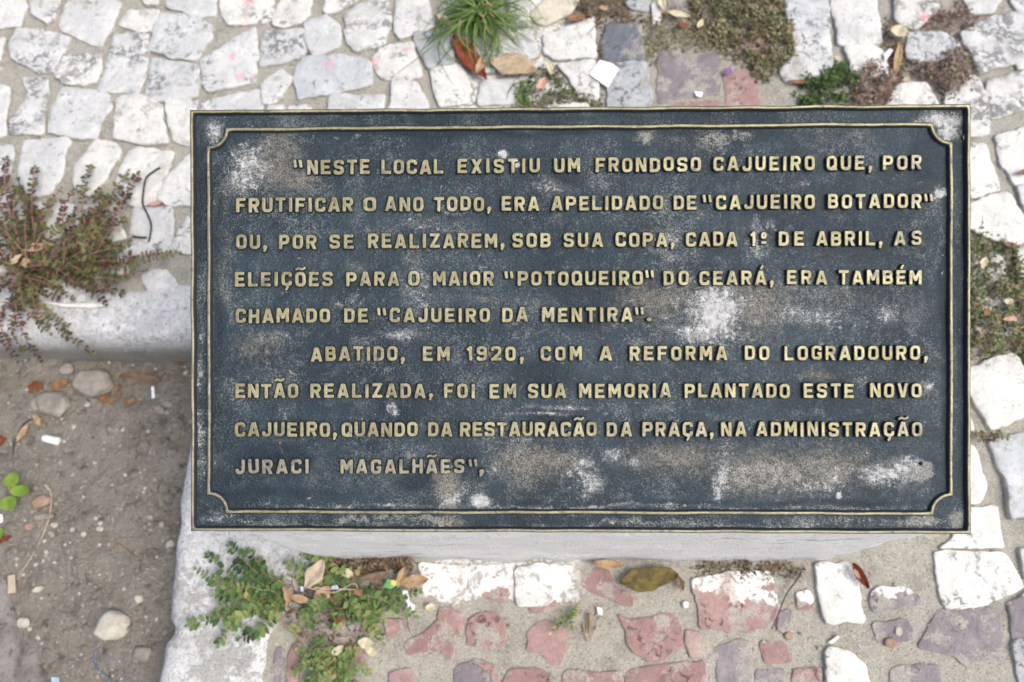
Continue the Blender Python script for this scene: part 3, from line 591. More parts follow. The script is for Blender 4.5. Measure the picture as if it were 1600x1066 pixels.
# ------------------------------------------------------------------ plaque
plaque = empty('plaque', PC); plaque.matrix_world = PM
tag(plaque, 'dark weathered bronze plaque with raised brass lettering on the white plinth', 'plaque')
FLOOR = -0.0058
blobs = {'navy': [(855,590,46,22,1),(862,652,40,12,1),(612,640,22,14,.9),(430,715,60,26,.8),(650,752,34,16,.9),(1440,270,24,50,.8),(905,500,40,14,.8),(700,500,40,12,.6),(880,292,26,18,.9),(340,470,10,160,.8),(340,330,8,60,.7),
  (800,208,420,6,.8),(1478,500,8,240,.8),(450,770,120,12,.7),(1300,785,150,7,.7),(1160,690,30,24,.6),(1110,560,16,30,.7),(980,600,30,12,.5),(560,455,40,12,.5),(1400,330,40,20,.4),(500,640,60,12,.5),(1340,560,60,10,.4),(730,240,50,14,.4),(1000,790,200,6,.6),(310,300,8,120,.7),(900,185,400,6,.5),(1502,500,8,240,.7),(800,810,400,6,.5)],
 'chalk': [(388,250,26,26,.75),(380,275,28,24,.8),(1118,488,36,34,1.0),(1095,520,36,16,.85),(1140,470,20,22,.6),(333,200,12,20,.75),(1465,185,30,12,.95),(1475,205,14,16,.95),
  (1380,742,34,14,.85),(1415,728,14,20,.75),(1420,745,30,22,.5),(745,783,14,9,1.1),(700,783,18,9,.7),(912,735,14,26,.7),(928,762,14,14,.8),(1130,740,10,34,.75),(1120,765,8,20,.8),(1270,495,56,13,.55),(1385,492,18,13,.6),
  (1185,372,14,22,.6),(1205,350,12,12,.5),(1050,375,26,20,.35),(1060,400,20,10,.4),(645,430,20,34,.5),(650,470,14,16,.4),(625,523,34,8,.7),(540,480,30,20,.3),(668,352,36,14,.45),(855,295,36,10,.5),(825,520,22,10,.4),
  (700,325,14,8,.5),(310,570,7,50,.5),(309,690,6,60,.5),(340,812,24,8,.6),(1150,795,300,3,.4),(900,793,240,3,.55),(600,793,200,3,.5),(940,822,560,3,.45),(1280,760,50,10,.5),(1295,735,26,18,.5),(960,715,20,10,.6),(985,725,20,8,.5),
  (880,640,60,3,.6),(850,648,40,2,.7),(1200,600,6,20,.4),(1455,605,5,6,1.1),(785,241,5,4,1.6),(808,255,4,4,1.4),(1258,288,6,4,.7),(1308,775,4,4,1.4),(1471,306,6,6,1.3),(1030,320,40,14,.25),(560,360,60,10,.25),(900,420,40,16,.25),(1230,330,50,14,.25),(760,680,60,12,.3),(480,690,60,12,.25),(1000,640,60,14,.3),(1180,660,40,10,.3),(360,480,12,40,.3),(1310,748,30,10,.5),(1000,535,20,8,.4),(735,605,14,24,.3),(612,640,8,10,.7)],
 'dust': [(430,255,34,40,.8),(470,275,26,14,.7),(462,288,24,7,.8),(360,300,24,30,.4),(350,420,18,60,.35),(400,545,40,26,.55),(380,600,40,40,.3),(1020,470,50,26,.7),(1180,480,40,34,.85),(1150,455,60,18,.5),(1060,450,40,16,.5),
  (830,725,44,28,.85),(880,722,26,16,.8),(1050,715,60,22,.8),(1075,728,40,20,.6),(1200,735,70,30,.85),(1300,730,50,26,.8),(1265,730,16,18,.9),(1290,750,40,14,.8),(695,765,16,28,.9),(700,815,20,8,.8),(690,745,12,14,.7),(560,420,12,8,.5),
  (1010,212,14,12,.6),(1100,222,30,16,.5),(1290,225,30,24,.35),(1345,210,20,10,.4),(800,470,80,14,.3),(960,500,40,20,.3),(1310,465,80,16,.45),(1240,460,50,14,.4),(600,300,60,8,.25),(1270,580,16,8,.6),(1280,585,18,10,.6),(640,395,14,16,.4)],
 'lichen': [(1008,214,14,14,.8),(1085,222,20,12,.7),(1115,215,30,12,.7),(1160,210,20,8,.8),(830,222,10,8,.5),(560,212,8,5,.7),(525,214,8,5,.7),(1180,340,12,10,.5),(1250,590,22,10,.6),(640,812,60,7,.75),(560,815,40,7,.7),(1420,815,60,8,.8),(1490,815,14,16,.9),
  (1280,815,90,7,.5),(960,818,70,6,.5),(1435,735,22,18,1.2),(545,590,10,6,.5),(1200,740,70,26,.7),(1330,725,30,24,.5),(1250,625,10,10,.4),(510,640,30,10,.4),(1150,640,16,10,.3),(600,710,60,16,.35),(760,745,40,18,.3)]}
def plate_mesh():
    # field and channel floor in one cast sheet, pitted for real
    nx, ny = 620, 340; xs = np.linspace(-PW / 2 + .0012, PW / 2 - .0012, nx); ys = np.linspace(-PH / 2 + .0012, PH / 2 - .0012, ny); X, Y = np.meshgrid(xs, ys)
    o = PMI @ CAM                                   # blob centres were read in photo pixels; map grid to pixels once
    w3 = np.stack([X, Y, np.full_like(X, FLOOR)], -1) @ np.array(PR).T + np.array(PC) - np.array(CAM)
    c3 = w3 @ np.array(CR); U = 800 + F * c3[..., 0] / -c3[..., 2]; Vv = 533 - F * c3[..., 1] / -c3[..., 2]
    at = {}
    for k, L in blobs.items():
        a = np.zeros_like(X); du = 22 * fbm(X, Y, 24, 3); dv = 22 * fbm(X + 3, Y - 5, 24, 3)
        for (x, y, rx, ry, am) in L: a = np.maximum(a, am * np.exp(-(((U + du - x) / rx) ** 2 + ((Vv + dv - y) / ry) ** 2) * 0.48))
        at[k] = a.ravel()
    Z = FLOOR + 0.0011 * fbm(X, Y, 22, 3) + 0.0007 * fbm(X, Y, 150, 3)
    Z += 0.0007 * at['dust'].reshape(X.shape) * (rng.random(X.shape) - 0.4)
    hx = pp(1438, 724, FLOOR); r = np.hypot(X - hx.x, Y - hx.y); Z -= 0.004 * np.clip(1 - r / 0.0022, 0, 1) ** 0.5
    sol = lambda x, y, rr: np.exp(-((U - x) ** 2 + (Vv - y) ** 2) / rr ** 2)
    Z += 0.0016 * sol(1442, 730, 22)
    V = np.stack([X, Y, Z], -1).reshape(-1, 3); I = (np.arange(ny - 1)[:, None] * nx + np.arange(nx - 1)).ravel()
    Fc = np.stack([I, I + 1, I + nx + 1, I + nx], 1).tolist(); V = V.tolist(); n = len(V)
    edge = [j for j in range(nx)] + [i * nx + nx - 1 for i in range(1, ny)] + [(ny - 1) * nx + j for j in range(nx - 2, -1, -1)] + [i * nx for i in range(ny - 2, 0, -1)]
    for e in edge: V.append((V[e][0], V[e][1], -0.0115))
    m = len(edge)
    for i in range(m): Fc.append([edge[i], n + i, n + (i + 1) % m, edge[(i + 1) % m]])
    Fc.append([n + i for i in range(m)][::-1])
    for k in at: at[k] = np.concatenate([at[k], np.zeros(m)])
    return V, Fc, at
v, f, at = plate_mesh(); plate = obj('plate', v, f, M['plate'], plaque, True, at)

def sweep_closed(path, prof, wob=0.0):
    n = len(path); V = []; Fc = []; m = len(prof); sd_ = random.random() * 30
    for i, p in enumerate(path):
        a = (p - path[i - 1]).normalized(); b = (path[(i + 1) % n] - p).normalized()
        na, nb = Vector((-a.y, a.x)), Vector((-b.y, b.x)); mi = (na + nb); mi = mi.normalized() / max(0.35, mi.normalized().dot(na))
        q = wob * mnoise.noise((p.x * 22, p.y * 22, sd_)); qz = wob * 0.6 * mnoise.noise((p.x * 30, p.y * 30, sd_ + 5))
        for (u, z) in prof: V.append((*(p + mi * (u + q)), z + (qz if z > FLOOR else 0)))
    for i in range(n):
        for j in range(m - 1): Fc.append([i * m + j, ((i + 1) % n) * m + j, ((i + 1) % n) * m + j + 1, i * m + j + 1])
    return V, Fc
def dens(pts, st=0.006):
    out = []; n = len(pts)
    for i in range(n):
        a, b = pts[i], pts[(i + 1) % n]; k = max(1, int((b - a).length / st)); out += [a.lerp(b, j / k) for j in range(k)]
    return out
hw_ = 0.0019
# outer rim, flush with the plate's edge (path runs counter-clockwise, +u is inwards)
rim = dens([Vector(p) for p in ((-PW/2, -PH/2), (PW/2, -PH/2), (PW/2, PH/2), (-PW/2, PH/2))])
prof = [(0.0, -0.0122), (0.0, -0.0009), (0.0004, -0.0001), (0.0018, 0.0002), (0.0033, 0.0), (0.0039, -0.0010), (0.0048, FLOOR - 0.0012)]
v, f = sweep_closed(rim, prof, 0.0008); o = obj('rim', v, f, M['gold'], plaque, True, {'dull': [0.10 + (0.42 if p[1] < -0.2 else 0) + (0.2 if abs(p[0]) > 0.38 else 0) for p in v]})
# inner border with scooped corners
hB = -0.0012
c = {k: pp(*q, hB) for k, q in {'TL': (325.5, 202), 'TR': (1487, 193.5), 'BR': (1487, 803), 'BL': (326, 799.5)}.items()}
R_ = 29.5 * 0.875 / F
def scoop(cn, a0, a1):
    return [c[cn] + Vector((math.cos(a0 + (a1 - a0) * k / 12), math.sin(a0 + (a1 - a0) * k / 12))) * R_ for k in range(13)]
h = math.pi / 2
bp = scoop('BL', h, 0) + scoop('BR', 2 * h, h) + scoop('TR', 3 * h, 2 * h) + scoop('TL', 0, -h)
bd = []
for i in range(len(bp)):
    a, b = bp[i], bp[(i + 1) % len(bp)]; k = max(1, int((b - a).length / 0.006)); bd += [a.lerp(b, j / k) for j in range(k)]
prof = [(-0.0029, FLOOR - 0.001), (-0.0022, -0.0024), (-0.0015, hB - 0.0001), (0.0, hB + 0.0002), (0.0015, hB - 0.0001), (0.0022, -0.0024), (0.0029, FLOOR - 0.001)]
v, f = sweep_closed(bd, prof, 0.0009); obj('border', v, f, M['gold'], plaque, True, {'dull': [0.12 + (0.34 if p[1] < -0.17 else 0) + (0.15 if p[0] < -0.36 else 0) for p in v]})
# screw hole
q = pp(1438, 724, FLOOR)
vv, ff = tube([(q.x, q.y, FLOOR - 0.002), (q.x, q.y, FLOOR + 0.0010)], 0.0016, 14); obj('screw_hole', vv, ff, M['hole'], plaque)

# ---- lettering: each glyph drawn as strokes, outlined by marching squares, cast as raised relief
SW = 0.188; a_, y0, y1 = SW / 2, SW / 2, 1 - SW / 2
def rr(pts, r, closed=False):
    P_ = [Vector(p) for p in pts]; out = []; n = len(P_)
    for i in range(n):
        if not closed and i in (0, n - 1): out.append(P_[i]); continue
        p, q, s = P_[i - 1], P_[i], P_[(i + 1) % n]; u = (p - q); w_ = (s - q); k = min(r, u.length * .5, w_.length * .5)
        A, B = q + u.normalized() * k, q + w_.normalized() * k
        for j in range(7): t = j / 6; out.append(A * (1 - t) ** 2 + q * 2 * t * (1 - t) + B * t * t)
    if closed: out.append(out[0])
    return out
def G(ch):
    w = 0.70; b = w - a_; L = []; add = lambda *p: L.append([Vector(x) for x in p]); R = lambda pts, r=.2, cl=False: L.append(rr(pts, r, cl)); xt = []
    base = {'Ã': 'A', 'Á': 'A', 'Õ': 'O', 'É': 'E', 'Ç': 'C'}.get(ch, ch)
    if base == 'A': w = .76; add((.06, -.1), (.36, 1.05)); add((.70, -.1), (.40, 1.05)); add((.2, .27), (.56, .27))
    elif base == 'B': add((a_, 0), (a_, 1)); R([(a_, y1), (b - .02, y1), (b - .02, .52), (a_, .52)], .17); R([(a_, .52), (b, .52), (b, y0), (a_, y0)], .2)
    elif base in 'CG': 
        R([(b, .66), (b, y1), (a_, y1), (a_, y0), (b, y0), (b, .34)], .21)
        if base == 'G': add((b, .34), (b, .5)); add((.40, .44), (w, .44))
    elif base == 'D': add((a_, 0), (a_, 1)); R([(a_, y1), (b, y1), (b, y0), (a_, y0)], .27)
    elif base == 'E': w = .66; add((a_, 0), (a_, 1)); add((0, y1), (.64, y1)); add((0, .5), (.58, .5)); add((0, y0), (.66, y0))
    elif base == 'F': w = .64; add((a_, 0), (a_, 1)); add((0, y1), (.64, y1)); add((0, .48), (.56, .48))
    elif base == 'H': add((a_, 0), (a_, 1)); add((b, 0), (b, 1)); add((0, .5), (w, .5))
    elif base == 'I': w = .24; add((.12, 0), (.12, 1))
    elif base == 'J': w = .62; b = w - a_; R([(b, 1), (b, y0), (a_, y0), (a_, .34)], .2)
    elif base == 'L': w = .64; add((a_, 0), (a_, 1)); add((0, y0), (.64, y0))
    elif base == 'M': w = .84; b = w - a_; add((a_, 0), (a_, 1)); add((b, 0), (b, 1)); add((.10, 1.06), (.43, .28)); add((.74, 1.06), (.41, .28))
    elif base == 'N': w = .72; b = w - a_; add((a_, 0), (a_, 1)); add((b, 0), (b, 1)); add((.10, 1.04), (.62, -.04))
    elif base in 'OQ0':
        R([(a_, y0), (b, y0), (b, y1), (a_, y1)], .22, True)
        if base == 'Q': add((.42, .30), (.66, -.02))
    elif base == 'P': add((a_, 0), (a_, 1)); R([(a_, y1), (b, y1), (b, .44), (a_, .44)], .21)
    elif base == 'R': add((a_, 0), (a_, 1)); R([(a_, y1), (b, y1), (b, .46), (a_, .46)], .20); add((.36, .48), (.62, -.08))
    elif base == 'S': R([(b, .70), (b, y1), (a_, y1), (a_, .53), (b, .47), (b, y0), (a_, y0), (a_, .30)], .18)
    elif base == 'T': w = .68; add((0, y1), (.68, y1)); add((.34, 0), (.34, 1))
    elif base == 'U': R([(a_, 1), (a_, y0), (b, y0), (b, 1)], .22)
    elif base == 'V': w = .74; add((.08, 1.1), (.35, -.05)); add((.66, 1.1), (.39, -.05))
    elif base == 'X': w = .74; add((.08, 1.06), (.66, -.06)); add((.66, 1.06), (.08, -.06))
    elif base == 'Z': w = .68; add((0, y1), (.68, y1)); add((0, y0), (.68, y0)); add((.57, .92), (.11, .08))
    elif base == '1': w = .40; add((.28, 0), (.28, 1)); add((.30, .93), (.05, .72))
    elif base == '9': R([(b, .5), (a_, .5), (a_, y1), (b, y1)], .2, True); R([(b, .7), (b, y0), (a_, y0), (a_, .26)], .2)
    elif base == '2': R([(a_, .68), (a_, y1), (b, y1), (b, .52), (.16, .14)], .2); add((0, y0), (w, y0))
    elif ch == ',': w = .26; xt = [[(.13, .10), (.13, .16)], [(.15, .06), (.08, -.14)]]
    elif ch == '.': w = .28; xt = [[(.14, .12), (.15, .13)]]
    elif ch == '"': w = .74; xt = 'q'
    elif ch == 'º': w = .40; L.append(rr([(.09, .62), (.31, .62), (.31, .93), (.09, .93)], .1, True)); add((.02, .28), (.38, .28))
    acc = []
    if ch in 'ÃÕ': m = w / 2; acc = [[(m - .28, 1.20), (m - .14, 1.29), (m + .06, 1.21), (m + .20, 1.22), (m + .30, 1.30)]]
    if ch in 'ÁÉ': m = w / 2; acc = [[(m + .02, 1.16), (m + .14, 1.34)]]
    if ch == 'Ç': acc = [[(.36, 0), (.42, -.10), (.32, -.26)]]
    return w, L, xt, acc
def outline(ch):
    w, L, xt, acc = G(ch); st = 0.025; X, Y = np.meshgrid(np.arange(-.15, w + .15, st), np.arange(-.42, 1.5, st)); D = np.full(X.shape, 9.0)
    def seg(a, b, r, butt):
        d = b - a; l = d.length; d = d / max(l, 1e-6); u = (X - a.x) * d.x + (Y - a.y) * d.y; v = np.abs(-(X - a.x) * d.y + (Y - a.y) * d.x)
        if butt:
            qx = np.abs(u - l / 2) - l / 2 + .045; qy = v - r + .045
            return np.hypot(np.maximum(qx, 0), np.maximum(qy, 0)) + np.minimum(np.maximum(qx, qy), 0) - .045
        return np.hypot(X - a.x - d.x * np.clip(u, 0, l), Y - a.y - d.y * np.clip(u, 0, l)) - r
    hw = (SW if ch != 'º' else .15) / 2
    for s in L:
        if len(s) == 2: D = np.minimum(D, seg(s[0], s[1], hw, True))
        else:
            for i in range(len(s) - 1): D = np.minimum(D, seg(s[i], s[i + 1], hw, (i in (0, len(s) - 2)) and s[0] != s[-1] and (s[i + 1] - s[i]).length > .06))
    if ch != 'º' and L: D = np.maximum(D, np.maximum(-Y, Y - 1.0) )
    for s in acc:
        s = [Vector(p) for p in s]
        for i in range(len(s) - 1): D = np.minimum(D, seg(s[i], s[i + 1], .065, False))
    if xt == 'q':
        for x in (.15, .52): D = np.minimum(D, seg(Vector((x - .02, 1.02)), Vector((x + .05, .50)), .082, True))
    else:
        for k, s in enumerate(xt): D = np.minimum(D, seg(Vector(s[0]), Vector(s[1]), .125 if k == 0 else .07, False))
    # marching squares
    segs = {}; ny, nx = D.shape; IN = D < 0
    def ip(i, j, i2, j2):
        d1, d2 = D[i, j], D[i2, j2]; t = d1 / (d1 - d2); return (X[i, j] + (X[i2, j2] - X[i, j]) * t, Y[i, j] + (Y[i2, j2] - Y[i, j]) * t)
    tb = {1: [(3, 0)], 2: [(0, 1)], 3: [(3, 1)], 4: [(1, 2)], 5: [(3, 2), (1, 0)], 6: [(0, 2)], 7: [(3, 2)], 8: [(2, 3)], 9: [(2, 0)], 10: [(0, 3), (2, 1)], 11: [(2, 1)], 12: [(1, 3)], 13: [(1, 0)], 14: [(0, 3)]}
    for i in range(ny - 1):
        for j in range(nx - 1):
            k = IN[i, j] * 1 + IN[i, j + 1] * 2 + IN[i + 1, j + 1] * 4 + IN[i + 1, j] * 8
            if k in (0, 15): continue
            ed = [((i, j), (i, j + 1)), ((i, j + 1), (i + 1, j + 1)), ((i + 1, j), (i + 1, j + 1)), ((i, j), (i + 1, j))]
            for e0, e1 in tb[k]: segs[ed[e0]] = ed[e1]
    loops = []
    while segs:
        s0 = next(iter(segs)); e = s0; lp = []
        while e in segs: lp.append(ip(*e[0], *e[1])); e = segs.pop(e)
        if len(lp) > 6:
            Q = [Vector(p) for p in lp]; Q = [(Q[i - 1] + Q[i] * 2 + Q[(i + 1) % len(Q)]) / 4 for i in range(len(Q))]
            loops.append(Q[::2] if len(Q) > 24 else Q)
    return w, loops
GL = {}
LINES = [
 ((272.5, 480, 264.5, 1440), [('"', 457, 474), ('NESTE', 480, 577), ('LOCAL', 596, 692), ('EXISTIU', 715, 843), ('UM', 866, 906), ('FRONDOSO', 931, 1095), ('CAJUEIRO', 1115, 1273), ('QUE,', 1292, 1363), ('POR', 1380, 1440)]),
 ((331.5, 370, 325, 1440), [('FRUTIFICAR', 369, 551), ('O', 568, 587), ('ANO', 602, 661), ('TODO,', 678, 767), ('ERA', 784, 842), ('APELIDADO', 862, 1036), ('DE', 1053, 1088), ('"', 1097, 1114), ('CAJUEIRO', 1119, 1273), ('BOTADOR', 1294, 1440), ('"', 1443, 1460)]),
 ((389, 370, 383, 1440), [('OU,', 369, 417), ('POR', 436, 494), ('SE', 515, 552), ('REALIZAREM,', 575, 788), ('SOB', 801, 860), ('SUA', 881, 942), ('COPA,', 962, 1054), ('CADA', 1072, 1152), ('1º', 1172, 1198), ('DE', 1217, 1256), ('ABRIL,', 1276, 1379), ('AS', 1398, 1440)]),
 ((447.5, 370, 444, 1440), [('ELEIÇÕES', 367, 519), ('PARA', 541, 623), ('O', 638, 655), ('MAIOR', 677, 771), ('"', 787, 804), ('POTOQUEIRO', 809, 1004), ('"', 1007, 1024), ('DO', 1037, 1076), ('CEARÁ,', 1093, 1209), ('ERA', 1230, 1292), ('TAMBÉM', 1311, 1440)]),
 ((504.5, 370, 502.5, 1018), [('CHAMADO', 368, 515), ('DE', 538, 574), ('"', 588, 605), ('CAJUEIRO', 609, 765), ('DA', 785, 824), ('MENTIRA', 847, 988), ('"', 991, 1008), ('.', 1010, 1018)]),
 ((564, 486, 562.5, 1450), [('ABATIDO,', 486, 632), ('EM', 661, 702), ('1920,', 729, 818), ('COM', 845, 909), ('A', 937, 956), ('REFORMA', 984, 1136), ('DO', 1164, 1202), ('LOGRADOURO,', 1226, 1450)]),
 ((622, 370, 621.5, 1440), [('ENTÃO', 368, 465), ('REALIZADA,', 485, 676), ('FOI', 694, 742), ('EM', 765, 806), ('SUA', 825, 884), ('MEMORIA', 905, 1048), ('PLANTADO', 1070, 1234), ('ESTE', 1256, 1334), ('NOVO', 1360, 1440)]),
 ((682, 370, 682, 1440), [('CAJUEIRO,', 367, 526), ('QUANDO', 534, 652), ('DA', 669, 706), ('RESTAURACÃO', 719, 932), ('DA', 948, 987), ('PRAÇA,', 1004, 1115), ('NA', 1127, 1166), ('ADMINISTRAÇÃO', 1182, 1441)]),
 ((740.5, 368, 739.5, 757), [('JURACI', 368, 482), ('MAGALHÃES', 532, 725), ('"', 731, 748), (',', 749, 756)])]
HT = -0.0012; CAPPX = 22.0
def make_line(idx):
    (ya, xa, yb, xb), words = LINES[idx]
    cu = bpy.data.curves.new('text_line', 'CURVE'); cu.dimensions = '2D'; cu.fill_mode = 'BOTH'
    cu.extrude = 0.0018; cu.bevel_depth = 0.0012; cu.bevel_resolution = 2; cu.offset = -0.00028
    for word, x0, x1 in words:
        for ch in word:
            if ch not in GL: GL[ch] = outline(ch)
        ws = [GL[ch][0] * CAPPX for ch in word]; k = 1.0
        if len(word) == 1: k = (x1 - x0) / ws[0]; gap = 0
        else:
            gap = (x1 - x0 - sum(ws)) / (len(word) - 1)
            if gap < 3.2: k = (x1 - x0 - 3.2 * (len(word) - 1)) / sum(ws); gap = 3.2
        x = x0
        for ch, wd in zip(word, ws):
            _, loops = GL[ch]; kk = wd * k / GL[ch][0]; rot = random.gauss(0, .010); dy = random.gauss(0, .35); kv = CAPPX * random.gauss(1, .012)
            for lp in loops:
                sp = cu.splines.new('POLY'); sp.use_cyclic_u = True; sp.points.add(len(lp) - 1)
                for i, p in enumerate(lp):
                    bx = x + p.x * kk + rot * (p.y - .5) * CAPPX; by = ya + (yb - ya) * (bx - xa) / (xb - xa) + dy - p.y * kv
                    q = pp(bx, by, HT); sp.points[i].co = (q.x, q.y, 0, 1)
            x += wd * k + gap
    tmp = bpy.data.objects.new('tmp', cu); COL.objects.link(tmp); dg = bpy.context.evaluated_depsgraph_get()
    me = bpy.data.meshes.new_from_object(tmp.evaluated_get(dg)); bpy.data.objects.remove(tmp)
    me.name = 'text_line'; zs = np.zeros(len(me.vertices) * 3); me.vertices.foreach_get('co', zs); co = zs.reshape(-1, 3); co[:, 2] += HT - co[:, 2].max()
    co[:, 2] += 0.0005 * np.array([mnoise.noise((p[0] * 60, p[1] * 60, idx)) for p in co]) * (co[:, 2] > HT - 0.001)
    me.vertices.foreach_set('co', co.ravel()); me.materials.clear(); me.materials.append(M['gold'])
    d = 0.10 + 0.25 * (co[:, 0] > 0.27) * (idx < 4) + 0.3 * (co[:, 0] > 0.33) * (idx != 4) + (0.62 if idx == 8 else 0) + (0.25 if idx == 7 else 0)
    c3 = (np.array([PM @ Vector(p) for p in co]) - np.array(CAM)) @ np.array(CR); U = 800 + F * c3[:, 0] / -c3[:, 2]; V_ = 533 - F * c3[:, 1] / -c3[:, 2]; ck = np.zeros(len(co))
    for (x, y, rx, ry, am) in blobs['chalk'] + [(b[0], b[1], b[2], b[3], b[4] * .6) for b in blobs['dust']]: ck = np.maximum(ck, am * np.exp(-(((U - x) / rx) ** 2 + ((V_ - y) / ry) ** 2) * 0.5))
    at = me.attributes.new('chalk', 'FLOAT', 'POINT'); at.data.foreach_set('value', ck.astype(np.float32))
    d = d + 0.35 * np.array([mnoise.noise((p[0] * 9, p[1] * 14, 3.3)) for p in co])
    at = me.attributes.new('dull', 'FLOAT', 'POINT'); at.data.foreach_set('value', d.astype(np.float32)); me.update()
    o = bpy.data.objects.new('text_line', me); COL.objects.link(o); o.parent = plaque
for i in range(9): make_line(i)

# ------------------------------------------------------------------ loose grit (nobody could count it)
def ico(sub):
    bm = bmesh.new(); bmesh.ops.create_icosphere(bm, subdivisions=sub, radius=1.0)
    v = [Vector(p.co) for p in bm.verts]; f = [[q.index for q in fc.verts] for fc in bm.faces]; bm.free(); return v, f
I1, I2, I3 = ico(1), ico(2), ico(4)
def soil_at(x, y): return float(soil_z(np.array([[x]]), np.array([[y]]))[0, 0])
def sp_(x, y, dz=0.0):                              # photo pixel -> point on the soil
    p = gp(x, y, SOIL)
    for _ in range(3): p = gp(x, y, soil_at(p.x, p.y))
    p.z += dz; return p
g = MB()
for i in range(6000):
    p = Vector((random.uniform(-1.25, KX - 0.004), random.uniform(-0.6, KY - 0.002)))
    r = min(0.0042, 0.0008 * random.paretovariate(1.7)); z = soil_at(p.x, p.y); s = Vector((random.uniform(.7, 1.3), random.uniform(.7, 1.3), random.uniform(.5, .9)))
    V, f = I2; k = random.random() * 99; ca, sa = math.cos(k), math.sin(k)
    g.add([(p.x + (q.x * s.x * ca - q.y * s.y * sa) * r * (1 + .5 * mnoise.noise(q * 1.5 + Vector((k, 0, 0)))), p.y + (q.x * s.x * sa + q.y * s.y * ca) * r, z + q.z * s.z * r * .9 + r * .05) for q in V], f, (random.random() ** 2.2) * (0.9 if r < .003 else 1.0))
tag(g.build('gravel', M['grit'], smooth=False), kind='stuff', label='fine pale grit strewn over the soil bed', cat='grit')
g = MB()
for i in range(1500):
    p = Vector((random.uniform(-1.2, KX - 0.004), random.uniform(-0.55, KY - 0.004))); dn = .35 + .65 * (p.x > -.88) * (p.y > -.2)
    if random.random() > dn or mnoise.noise((p.x * 9, p.y * 9, 1)) < -.15: continue
    r = min(0.009, 0.0016 * random.paretovariate(1.8)); z = soil_at(p.x, p.y); k = random.random() * 99; V, f = I2
    g.add([(p.x + q.x * r * 1.2 * (1 + .6 * mnoise.noise(q * 1.3 + Vector((k, 0, 0)))), p.y + q.y * r * (1 + .6 * mnoise.noise(q * 1.7 + Vector((0, k, 0)))), z + q.z * r * .75 * (1 + .5 * mnoise.noise(q * 2 + Vector((0, 0, k))))) for q in V], f, 0)
tag(g.build('soil_clods', M['soil'], smooth=True), kind='stuff', label='crumbly clods of dry soil in the bed', cat='soil')
g = MB()
for i in range(2400):
    p = Vector((random.uniform(-1.15, 0.9), random.uniform(-0.42, 0.9)))
    if p.y > -0.2 and random.random() < .75: continue
    if p.x < KX + 0.16 and p.y < KY + 0.02: continue
    r = min(0.0032, 0.0007 * random.paretovariate(2.0)); V, f = I1; k = random.random() * 99
    g.add([(p.x + q.x * r * 1.1, p.y + q.y * r * (1 + .3 * mnoise.noise(q + Vector((k, 0, 0)))), 0.0008 + q.z * r * .8 + r * .3) for q in V], f, 0.2 + 0.8 * random.random())
tag(g.build('sand_grit', M['grit'], smooth=False), kind='stuff', label='coarse sand grains lying in the joints of the paving', cat='grit')

# ------------------------------------------------------------------ plants
def leaflet(mb, base, d, up, L, Wd, fold, rnd):
    s = d.cross(up).normalized(); n = s.cross(d).normalized()
    pt = lambda t, u, dz: base + d * (L * t) + s * (Wd * u) + n * (abs(u) * Wd * fold + dz)
    v = [pt(0, 0, 0), pt(.30, .46, 0), pt(.72, .40, 0), pt(1, 0, -L * .12), pt(.72, -.40, 0), pt(.30, -.46, 0), pt(.5, 0, L * .03)]
    mb.add(v, [[0, 1, 6], [1, 2, 6], [2, 3, 6], [3, 4, 6], [4, 5, 6], [5, 0, 6]], rnd)
def spray(stems, leaves, root, tip, lift, bow, lsz, pitch, r0, t0=0.15, droop=0.0, tone=0.5):
    """one creeping stem with paired leaflets; root and tip are ground points"""
    a, b = Vector(root), Vector(tip); d = b - a; n = Vector((-d.y, d.x, 0)); m = a.lerp(b, .5) + n * bow + Vector((0, 0, lift))
    q = a.lerp(b, .8) + n * bow * .5 + Vector((0, 0, lift * .9 - droop * .3)); b.z += lift * .5 - droop
    path = spline([a, m, q, b], 7); N = len(path)
    v, f = tube(path, [r0 * (1 - .65 * i / N) for i in range(N)], 5); stems.add(v, f, random.random())
    tot = sum((path[i + 1] - path[i]).length for i in range(N - 1)); s = tot * t0; acc = 0; i = 0; side = 0
    while i < N - 1:
        seg = path[i + 1] - path[i]; l = seg.length
        while s <= acc + l and l > 0:
            p = path[i] + seg * ((s - acc) / l); t = seg.normalized(); fr = s / tot; sz = lsz * (0.7 + .55 * math.sin(min(1, fr) * math.pi * .85)) * random.uniform(.5, 1.3)
            up = Vector((random.gauss(0, .5), random.gauss(0, .5), 1)).normalized(); sv = t.cross(up).normalized()
            for sg in (-1, 1):
                if random.random() < .13: continue
                dd = (sv * sg + t * random.uniform(.25, .7) + Vector((0, 0, random.uniform(-.15, .4)))).normalized()
                leaflet(leaves, p, dd, up, sz, sz * .62, random.uniform(0, .35), min(1, max(0, random.gauss(tone, .13))))
            s += pitch * random.uniform(.8, 1.2)
        acc += l; i += 1
    for k in range(3):
        dd = (path[-1] - path[-2]).normalized() + Vector((random.gauss(0, .5), random.gauss(0, .5), .3)); leaflet(leaves, path[-1], dd.normalized(), Vector((0, 0, 1)), lsz * .7, lsz * .45, .2, min(1, tone + .2))
